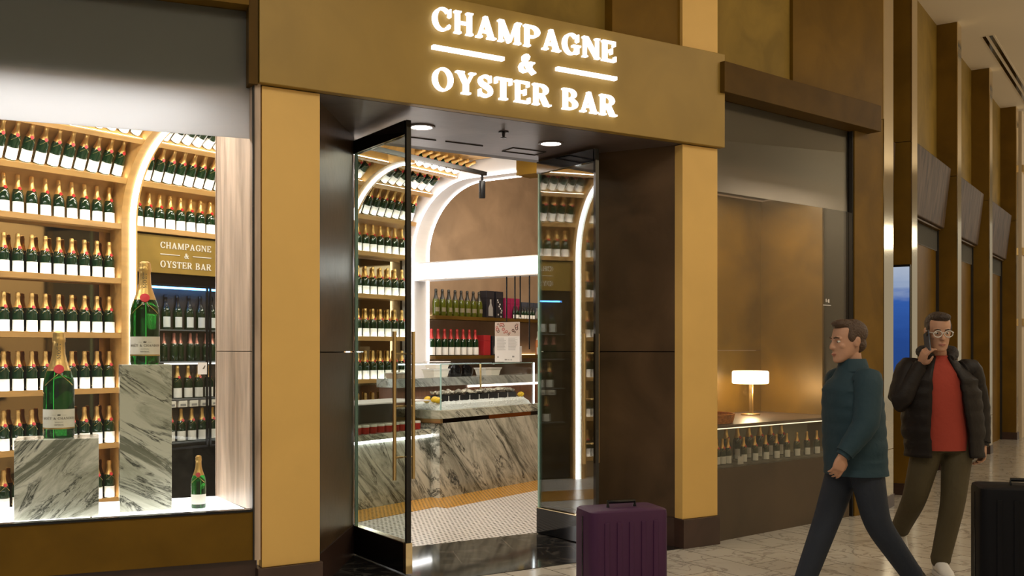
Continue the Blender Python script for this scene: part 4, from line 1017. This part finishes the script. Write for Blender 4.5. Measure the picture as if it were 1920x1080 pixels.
def remesh(o, v=.006, smooth=2):
    r = o.modifiers.new('remesh', 'REMESH'); r.mode = 'VOXEL'; r.voxel_size = v; r.use_smooth_shade = True
    if smooth:
        s = o.modifiers.new('smooth', 'SMOOTH'); s.iterations = smooth; s.factor = .5
def ell(cx, cy, z, rx, ry, n=28, p=2.3, a0=0, a1=360, full=True):
    pts = []
    for i in range(n if full else n+1):
        a = radians(a0+(a1-a0)*i/n); c, s = cos(a), sin(a)
        pts.append((cx+rx*abs(c)**(2/p)*(1 if c > 0 else -1), cy+ry*abs(s)**(2/p)*(1 if s > 0 else -1), z))
    return pts
def lerp(a, b, t): return tuple(a[i]+(b[i]-a[i])*t for i in range(len(a)))
def chain(pts, rads, k=5):
    """smooth path through joints, rounded at the joint"""
    P = []; R = []
    for i in range(len(pts)-1):
        for j in range(k):
            P.append(lerp(pts[i], pts[i+1], j/k)); R.append(rads[i]+(rads[i+1]-rads[i])*j/k)
    P.append(pts[-1]); R.append(rads[-1])
    for _ in range(2):
        P = [P[0]]+[tuple(.25*P[i-1][q]+.5*P[i][q]+.25*P[i+1][q] for q in range(3)) for i in range(1, len(P)-1)]+[P[-1]]
    return P, R
def limb(m, pts, rads, n=16, k=5):
    P, R = chain(pts, rads, k); m.tube(P, R, n)
    m.sphere(pts[0], rads[0]*.98, 14, 8); m.sphere(pts[-1], rads[-1]*.98, 14, 8)
def head_mesh():
    m = MB()
    m.loft([ell(0, cy, z, rx, ry, 28, 2.15) for z, rx, ry, cy in ((-.119,.020,.016,-.074),(-.112,.034,.030,-.066),(-.098,.046,.048,-.050),(-.075,.056,.068,-.030),(-.045,.063,.083,-.014),(-.015,.068,.091,-.003),(.015,.071,.096,.003),(.045,.073,.098,.006),(.075,.069,.092,.008),(.098,.055,.074,.009),(.112,.034,.046,.009),(.119,.010,.014,.009))])
    m.tube([(0,-.088,.022),(0,-.098,.004),(0,-.110,-.018),(0,-.113,-.028),(0,-.098,-.036)], [.007,.008,.011,.013,.010], 10)
    for s in (-1,1):
        m.sphere((s*.010,-.101,-.031), (.008,.010,.007), 10, 6)
        m.tube([(s*.052,-.074,.020),(s*.034,-.088,.026),(s*.014,-.091,.022)], [.006,.009,.007], 8)
        m.sphere((s*.040,-.062,-.022), (.020,.020,.018), 12, 8)
        m.sphere((s*.074,.012,-.004), (.008,.020,.031), 12, 8); m.sphere((s*.079,.020,.008), (.008,.014,.020), 10, 6)
    m.sphere((0,-.094,-.062), (.024,.010,.007), 12, 6); m.sphere((0,-.092,-.073), (.020,.010,.007), 12, 6); m.sphere((0,-.088,-.102), (.020,.014,.014), 12, 8)
    return m
def hand_mesh(scale=1.0, curl=.4, spread=.06, thumb_in=.5, lengths=(.072,.080,.074,.058), curls=None):
    """right-handed local frame: wrist at the origin, fingers along +z, palm towards +x, thumb towards -y"""
    m = MB()
    m.loft([ell(0, y, z, rx, ry, 16, 2.6) for z, rx, ry, y in ((-.02,.021,.028,0),(.01,.020,.032,0),(.04,.018,.041,0),(.07,.016,.042,0),(.092,.013,.040,.0),(.098,.008,.034,0))])
    for i in range(4):
        y0 = -.031+.0205*i; L = lengths[i]; c = curls[i] if curls else curl*(1+.12*i); p = Vector((0, y0, .088)); a = .15*c; pts = [(0,y0,.070), tuple(p)]; sy = (i-1.5)*spread
        for q, f in enumerate((.46,.30,.24)):
            a += c*(1.0,1.05,.7)[q]; p = p+Vector((sin(a), sy*cos(a), cos(a)))*L*f; pts.append(tuple(p))
        m.tube(pts, [.0088,.0092,.0082,.0076,.0058], 10); m.sphere(pts[-1], .0062, 10, 6); m.sphere(pts[1], .0095, 10, 6)
    pts = [(.004,-.026,.022),(.016,-.050,.045),(.016+.016*thumb_in,-.060+.012*thumb_in,.072),(.016+.034*thumb_in,-.058+.02*thumb_in,.094)]
    m.tube(pts, [.013,.0115,.0095,.007], 10); m.sphere(pts[-1], .0072, 10, 6)
    if scale != 1: m.v = [tuple(c*scale for c in p) for p in m.v]
    return m
def basis(f, pal, o):
    """matrix whose +z is finger direction f, +x palm direction"""
    z = Vector(f).normalized(); x = Vector(pal); x = (x-z*x.dot(z)).normalized(); y = z.cross(x)
    return Matrix(((x.x,y.x,z.x,o[0]),(x.y,y.y,z.y,o[1]),(x.z,y.z,z.z,o[2]),(0,0,0,1)))
def face_parts(root, HM, brow=M_brow, glasses=False):
    for s in (-1,1):
        e = MB().add(MB().sphere((s*.031,-.0785,.006), (.0135,.0115,.0072), 14, 10), HM).build('eye', M_eye, root, smooth=True)
        MB().add(MB().sphere((s*.031,-.0880,.005), (.0052,.0030,.0052), 10, 6), HM).build('iris', M_iris, e, smooth=True)
        MB().add(MB().tube([(s*.050,-.084,.026),(s*.034,-.097,.031),(s*.014,-.099,.027)], [.003,.0048,.004], 8), HM).build('eyebrow', brow, root, smooth=True)
    MB().add(MB().tube([(-.022,-.099,-.066),(-.008,-.1045,-.0655),(.008,-.1045,-.0655),(.022,-.099,-.066)], [.002,.0042,.0042,.002], 8).tube([(-.018,-.098,-.072),(0,-.1035,-.0735),(.018,-.098,-.072)], [.002,.0048,.002], 8), HM).build('lips', M_lip, root, smooth=True)
    if glasses:
        m = MB()
        for s in (-1,1):
            m.tube([(s*.034+.025*cos(2*pi*i/24)*(1.05), -.112+.004*abs(cos(2*pi*i/24)), .004+.021*sin(2*pi*i/24)) for i in range(25)], .0028, 8)
            m.tube([(s*.060,-.108,.010),(s*.074,-.08,.010),(s*.079,.0,.010),(s*.079,.02,.004)], .0024, 6)
        m.tube([(-.010,-.113,.010),(0,-.117,.013),(.010,-.113,.010)], .0024, 6)
        g = MB().add(m, HM).build('spectacles', M_clear, root, smooth=True)
        l = MB()
        for s in (-1,1): l.poly([(s*.034+.025*cos(2*pi*i/20), -.1115, .004+.021*sin(2*pi*i/20)) for i in range(20)])
        MB().add(l, HM).build('lens', M_glassw, g)
def shoe(root, ankle, yaw, pitch, mat, sole):
    M = Matrix.Translation(ankle) @ Matrix.Rotation(yaw,4,'Z') @ Matrix.Rotation(pitch,4,'X')
    m = MB(); rings = []
    for y, rx, zt in ((.065,.022,-.01),(.055,.034,.03),(.02,.040,.045),(-.03,.042,.035),(-.08,.045,.0),(-.13,.046,-.022),(-.165,.038,-.035),(-.185,.020,-.048)):
        rings.append([(rx*cos(2*pi*i/18), y, (zt+(-.075))/2+(zt+.075)/2*sin(2*pi*i/18)) for i in range(18)])
    m.loft(rings); s = MB().add(m, M).build('shoe', mat, root, smooth=True)
    q = MB(); pts = []
    for y, rx in ((.068,.022),(.05,.038),(0,.042),(-.06,.045),(-.12,.049),(-.16,.042),(-.188,.022)): pts.append((rx, y))
    q.prism(pts+[(-x, y) for x, y in pts[::-1]], -.088, -.058)
    MB().add(q, M).build('sole', sole, s, bevel=.004)

def person(label, M, J, jacket, jmat, tmat, pmat, hairmat, shoemat, solemat, tee=None, glasses=False, longhair=False, curls_r=None, curls_l=None):
    t = thing('person', label, 'person', M)
    HM = Matrix.Translation(J['head']) @ Matrix.Rotation(J.get('yaw',0),4,'Z') @ Matrix.Rotation(J.get('pitch',0),4,'X') @ Matrix.Rotation(J.get('roll',0),4,'Y')
    px, py, pz = J['pelvis']; cx, cy, cz = J['chest']; nx, ny, nz = J['neck']
    # one continuous body
    b = MB(); b.add(head_mesh(), HM)
    hb = HM @ Vector((0,.018,-.07)); b.tube([(nx,ny+.01,nz-.06),(nx,ny,nz),tuple(hb)], [.062,.055,.052], 16)
    b.loft([ell(px,py,pz-.06,.145,.10), ell(px,py,pz+.04,.150,.10), ell(lerp((px,py,0),(cx,cy,0),.5)[0], (py+cy)/2, pz+.17,.130,.092), ell(cx,cy,cz,.160,.108), ell(cx,cy,cz+.10,.165,.095), ell(nx,ny+.01,nz-.05,.090,.065), ell(nx,ny,nz,.05,.05)])
    for s in 'RL':
        limb(b, [J['sh'+s], J['el'+s], J['wr'+s]], [.050,.040,.028])
        limb(b, [J['hip'+s], J['kn'+s], J['an'+s]], [.082,.054,.038])
        f = J['hand'+s]; hm = hand_mesh(J.get('hs',1.0), curls=curls_r if s == 'R' else curls_l)
        if (s == 'L'): hm.v = [(x, -y, z) for x, y, z in hm.v] ; hm.f = [q[::-1] for q in hm.f]
        b.add(hm, basis(f[0], f[1], J['wr'+s]))
    o = b.build('body', M_skin, t, smooth=True); remesh(o, .005, 2)
    face_parts(t, HM, hairmat, glasses)
    # hair
    h = MB()
    h.sphere((0,.024,.050), (.0815,.098,.082), 24, 16); h.sphere((0,-.035,.103), (.060,.052,.034), 18, 12); h.sphere((.012,-.062,.108), (.046,.034,.026), 16, 10); h.sphere((0,.055,-.02), (.066,.052,.05), 18, 10)
    for s in (-1,1): h.sphere((s*.068,-.010,.030), (.013,.030,.034), 12, 8)
    random.seed(3)
    for k in range(26):
        a = random.uniform(0,6.28); r = random.uniform(.0,.05); h.sphere((r*cos(a), -.02+r*sin(a)*1.3, .122-r*.25), (.012,.018,.014), 8, 6)
    if longhair:
        h.loft([ell(0,.045,z,rx,ry,20) for z, rx, ry in ((.06,.080,.070),(-.02,.085,.062),(-.10,.086,.055),(-.17,.080,.045),(-.22,.06,.03))])
    o = MB().add(h, HM).build('hair', hairmat, t, smooth=True); remesh(o, .006, 2)
    # trousers
    p = MB()
    p.loft([ell(px,py,pz-.10,.165,.118), ell(px,py,pz,.172,.122), ell(px,py,pz+.09,.160,.115)])
    for s in 'RL':
        an = J['an'+s]; kn = J['kn'+s]; an2 = lerp(kn, an, .97)
        limb(p, [J['hip'+s], kn, an2], [.105,.078,.062], 18, 7)
        d = (Vector(an)-Vector(kn)).normalized()
        for q in range(3): p.tube([tuple(Vector(an2)-d*(.02+.045*q)), tuple(Vector(an2)-d*(.0+.045*q))], .066-.002*q, 14)
    o = p.build('trousers', pmat, t, smooth=True); remesh(o, .009, 4)
    # T-shirt
    if tee:
        m = MB(); x1 = lerp((px,py),(cx,cy),.5)
        m.loft([ell(px-.03,py-.01,pz-.085,.170,.136), ell(px-.03,py-.01,pz,.172,.136), ell(x1[0]-.02,x1[1]-.01,pz+.17,.168,.128), ell(cx-.01,cy-.01,cz,.185,.128), ell(cx,cy-.005,cz+.10,.185,.112), ell(nx,ny,nz-.045,.105,.082), ell(nx,ny-.002,nz-.005,.066,.066), ell(nx,ny-.002,nz+.004,.062,.062)])
        m.build('t_shirt', tee, t, smooth=True)
    # jacket
    def ringset():
        out = []
        zs = [pz-.13+i*(cz+.115-(pz-.13))/30 for i in range(31)]
        for z in zs:
            f = (z-(pz-.13))/(cz+.115-(pz-.13)); c = lerp((px,py),(cx,cy),f)
            rx = .238-.02*f+(.016 if .2 < f < .8 else 0); ry = .165-.010*f
            if f > .9: rx -= (f-.9)*.45; ry -= (f-.9)*.28
            puff = 1+.030*abs(sin((z-pz)*pi/.085)); out.append((c[0], c[1], z, rx*puff*J.get('jw',1), ry*puff))
        z0 = cz+.115
        for k in range(1,5):
            g = k/4; out.append((cx+(nx-cx)*g, cy+(ny-cy)*g, z0+(nz+.0-z0)*g, (.163*(1-g)+.085*g)*J.get('jw',1), .115*(1-g)+.085*g))
        return out
    if jacket == 'open':
        rings = []; n = 44
        for (x, y, z, rx, ry) in ringset():
            f = (z-pz)/.55; gap = 23+4*max(0,-f)+3*sin(z*9); sh = -4
            rings.append(ell(x, y, z, rx, ry, n, 2.3, -90+gap+sh, 270-gap+sh, False))
        m = MB().loft(rings, cap=False, closed=False)
        o = m.build('jacket', jmat, t, smooth=True); so = o.modifiers.new('solid','SOLIDIFY'); so.thickness = .022; so.offset = -1
    else:
        m = MB().loft([ell(x, y, z, rx*.86, ry, 32) for (x, y, z, rx, ry) in ringset()])
        o = m.build('jacket', jmat, t, smooth=True)
    for s in 'RL':
        m = MB(); P, R = chain([lerp(J['sh'+s], (cx,cy,cz+.05), .25), J['sh'+s], J['el'+s], lerp(J['el'+s], J['wr'+s], .93)], [.075,.080,.072,.050], 7)
        R = [r*(1+.06*abs(sin(i*1.25))) for i, r in enumerate(R)]
        m.tube(P, R, 18); m.sphere(P[0], R[0]*.95, 14, 8)
        e = P[-1]; e0 = P[-2]; d = Vector(e)-Vector(e0); d.normalize(); m.tube([e, tuple(Vector(e)+d*.022)], .041, 14)
        m.build('sleeve', jmat, o, smooth=True)
    # collar
    m = MB()
    if jacket == 'open':
        pts = [(nx+.098*sin(radians(a)), ny+.012-.092*cos(radians(a)), nz+.030-.055*max(0, cos(radians(a)))) for a in range(32, 329, 12)]
        m.tube(pts, [.026+.020*sin(pi*i/(len(pts)-1)) for i in range(len(pts))], 14); m.build('collar', M_fur, o, smooth=True)
    else:
        m.loft([ell(nx,ny,nz-.03,.10,.09,24), ell(nx,ny,nz+.03,.078,.076,24), ell(nx,ny,nz+.045,.070,.068,24)]); m.build('collar', jmat, o, smooth=True)
    shoe(t, J['anR'], J.get('fyR',0), J.get('fpR',0), shoemat, solemat); shoe(t, J['anL'], J.get('fyL',0), J.get('fpL',0), shoemat, solemat)
    return t

YM = 6.75; XM = v_(1761, YM)
JM = dict(head=(-.030,-.055,1.615), yaw=radians(-6), pitch=radians(10), pelvis=(.035,0,.92), chest=(.0,-.005,1.24), neck=(-.008,-.005,1.455),
    shR=(-.205,0,1.375), elR=(-.310,-.09,1.135), wrR=(-.152,-.075,1.405), handR=((.05,-.58,.80),(1,.02,.05)),
    shL=(.205,.005,1.365), elL=(.285,.05,1.10), wrL=(.275,-.03,.86), handL=((-.12,-.1,-1),(-1,-.1,.1)),
    hipR=(-.065,0,.89), knR=(-.165,.0,.50), anR=(-.150,.30,.245), hipL=(.125,0,.89), knL=(.062,-.07,.49), anL=(-.008,-.03,.090), fpR=radians(48), fyL=radians(-4), jw=1.06)
person('man in dark puffer jacket and coral T-shirt walking with phone at his ear', Matrix.Translation((XM, YM, 0)), JM, 'open', M_puff, M_tee, M_olivec, M_hair, M_shoe, M_shoe, tee=M_tee, glasses=True, curls_r=[.32,.55,.68,.80], curls_l=[.5,.55,.6,.65])
# phone in his hand
ph = thing('phone', 'dark phone held to the ear by the man in the puffer jacket', 'phone', Matrix.Translation((XM-.123, YM-.105, 1.545)) @ Matrix.Rotation(radians(5),4,'Y') @ Matrix.Rotation(radians(-24),4,'X') @ Matrix.Rotation(radians(4),4,'Z'))
MB().box(-.004,.004,-.036,.036,-.075,.075).build('case', principled('phone_case', (.03,.045,.07), .25), ph, bevel=.003)
MB().box(.0042,.0048,-.033,.033,-.07,.07).build('screen', M_bgloss, ph)
MB().box(-.0062,-.0042,-.030,-.008,.042,.068).build('camera_bump', M_black, ph, bevel=.001)

YW = 5.95; XW = v_(1605, YW)
JW = dict(head=(0,-.05,1.545), pitch=radians(4), pelvis=(0,.0,.90), chest=(0,-.03,1.20), neck=(0,-.02,1.40),
    shR=(-.165,-.02,1.325), elR=(-.20,.10,1.08), wrR=(-.19,.02,.85), handR=((0,-.25,-1),(1,0,0)),
    shL=(.165,-.02,1.325), elL=(.21,-.06,1.08), wrL=(.20,-.20,.90), handL=((0,-.4,-1),(-1,0,0)),
    hipR=(-.085,0,.87), knR=(-.085,-.14,.49), anR=(-.085,-.30,.095), hipL=(.085,0,.87), knL=(.085,.08,.49), anL=(.085,.32,.17), fpR=radians(-8), fpL=radians(30), hs=.92, jw=.92)
person('passer-by in teal jacket and navy trousers walking in front of the second window', Matrix.Translation((XW, YW, 0)) @ Matrix.Rotation(radians(-78),4,'Z'), JW, 'closed', M_teal, M_teal, M_navy, M_hair2, M_shoed, M_black, longhair=False, curls_r=[.4,.45,.5,.5], curls_l=[.4,.45,.5,.5])

# ================================================================== LIGHT
def area(name, loc, tgt, sx, sy, power, col=(1,.92,.76)):
    l = bpy.data.lights.new(name, 'AREA'); l.shape = 'RECTANGLE'; l.size = sx; l.size_y = sy; l.energy = power; l.color = col
    o = bpy.data.objects.new(name, l); COL.objects.link(o); o.location = loc
    o.rotation_euler = (Vector(tgt)-Vector(loc)).to_track_quat('-Z', 'Y').to_euler(); return o
w = bpy.data.worlds.new('world'); scene.world = w; w.use_nodes = True
bg = w.node_tree.nodes['Background']; bg.inputs[0].default_value = (1.0,.90,.73,1); bg.inputs[1].default_value = .33
area('concourse_area_light', (-2.0, 1.0, 5.35), (-2.0, 2.0, 0), 2.5, 1.2, 90)
area('concourse_area_light', (2.2, 2.2, 5.35), (2.2, 3.4, 0), 2.5, 1.2, 75)
area('concourse_area_light', (6.2, 5.8, 5.35), (6.0, 6.4, 0), 2.5, 1.2, 60)
area('concourse_area_light', (9.5, 11.0, 5.35), (9.3, 11.4, 0), 2.5, 1.2, 60)
# the other side of the concourse, seen only in the polished brass and glass
struct(MB().box(-14, 16, -9.2, -9.0, 0, 5.53).build('wall_front', principled('cream_wall', (.74,.64,.47), .6), M=FF), 'cream wall on the far side of the concourse', 'wall')
for xx in (-6, 1, 8):
    q1 = FF @ Vector((xx,-6.8,5.3)); q2 = FF @ Vector((xx,-9.0,2.6)); area('concourse_area_light', q1, q2, 3.0, .6, 130)  # added wash on the unseen wall, so the brass reflects it brightly
q1 = FF @ Vector((12,-5,4.0)); q2 = FF @ Vector((9.5,-2.6,5.5)); area('ceiling_fill', q1, q2, 6.0, .5, 85, (1,.90,.74))  # unseen uplight added to brighten the concourse ceiling
# lights inside the shop; those on the racks are added, hidden fills
def dpt(x, y, z):
    v = FD @ Vector((x, y, z)); return (v.x, v.y, v.z)
area('rack_fill', dpt(-.9,-1.15,3.40), dpt(-.9,0,1.5), 2.2, .15, 34, (1,.90,.74))  # added fill for the bottle wall, hidden from view
area('rack_fill', dpt(.9,-1.35,3.40), dpt(.9,0,1.8), 1.0, .15, 16, (1,.90,.74))
p0 = FP @ Vector((1.75,1.40,3.35)); area('rack_fill', p0, dpt(3.0,-.1,1.6), 1.4, .15, 40, (1,.90,.74))
area('bar_lamp', dpt(4.9,-2.4,4.1), dpt(4.9,-1.0,.9), 1.6, .6, 75, (1,.80,.58))
area('bar_lamp', dpt(3.0,-2.3,3.45), dpt(3.0,-1.8,0), 1.4, .4, 45, (1,.88,.72))
v1 = FL @ Vector((-1.6,.40,3.01)); v2 = FL @ Vector((-1.6,.36,.6)); area('window_lamp', v1, v2, 2.6, .25, 45, (1,.95,.90))
v1 = FR @ Vector((.9,.50,2.91)); v2 = FR @ Vector((.9,.60,.9)); area('window_lamp', v1, v2, 1.4, .2, 18, (1,.80,.55))

scene.view_settings.view_transform = 'Standard'; scene.view_settings.look = 'None'; scene.view_settings.gamma = 1.0
scene.view_settings.use_curve_mapping = False; scene.view_settings.exposure = 0.0
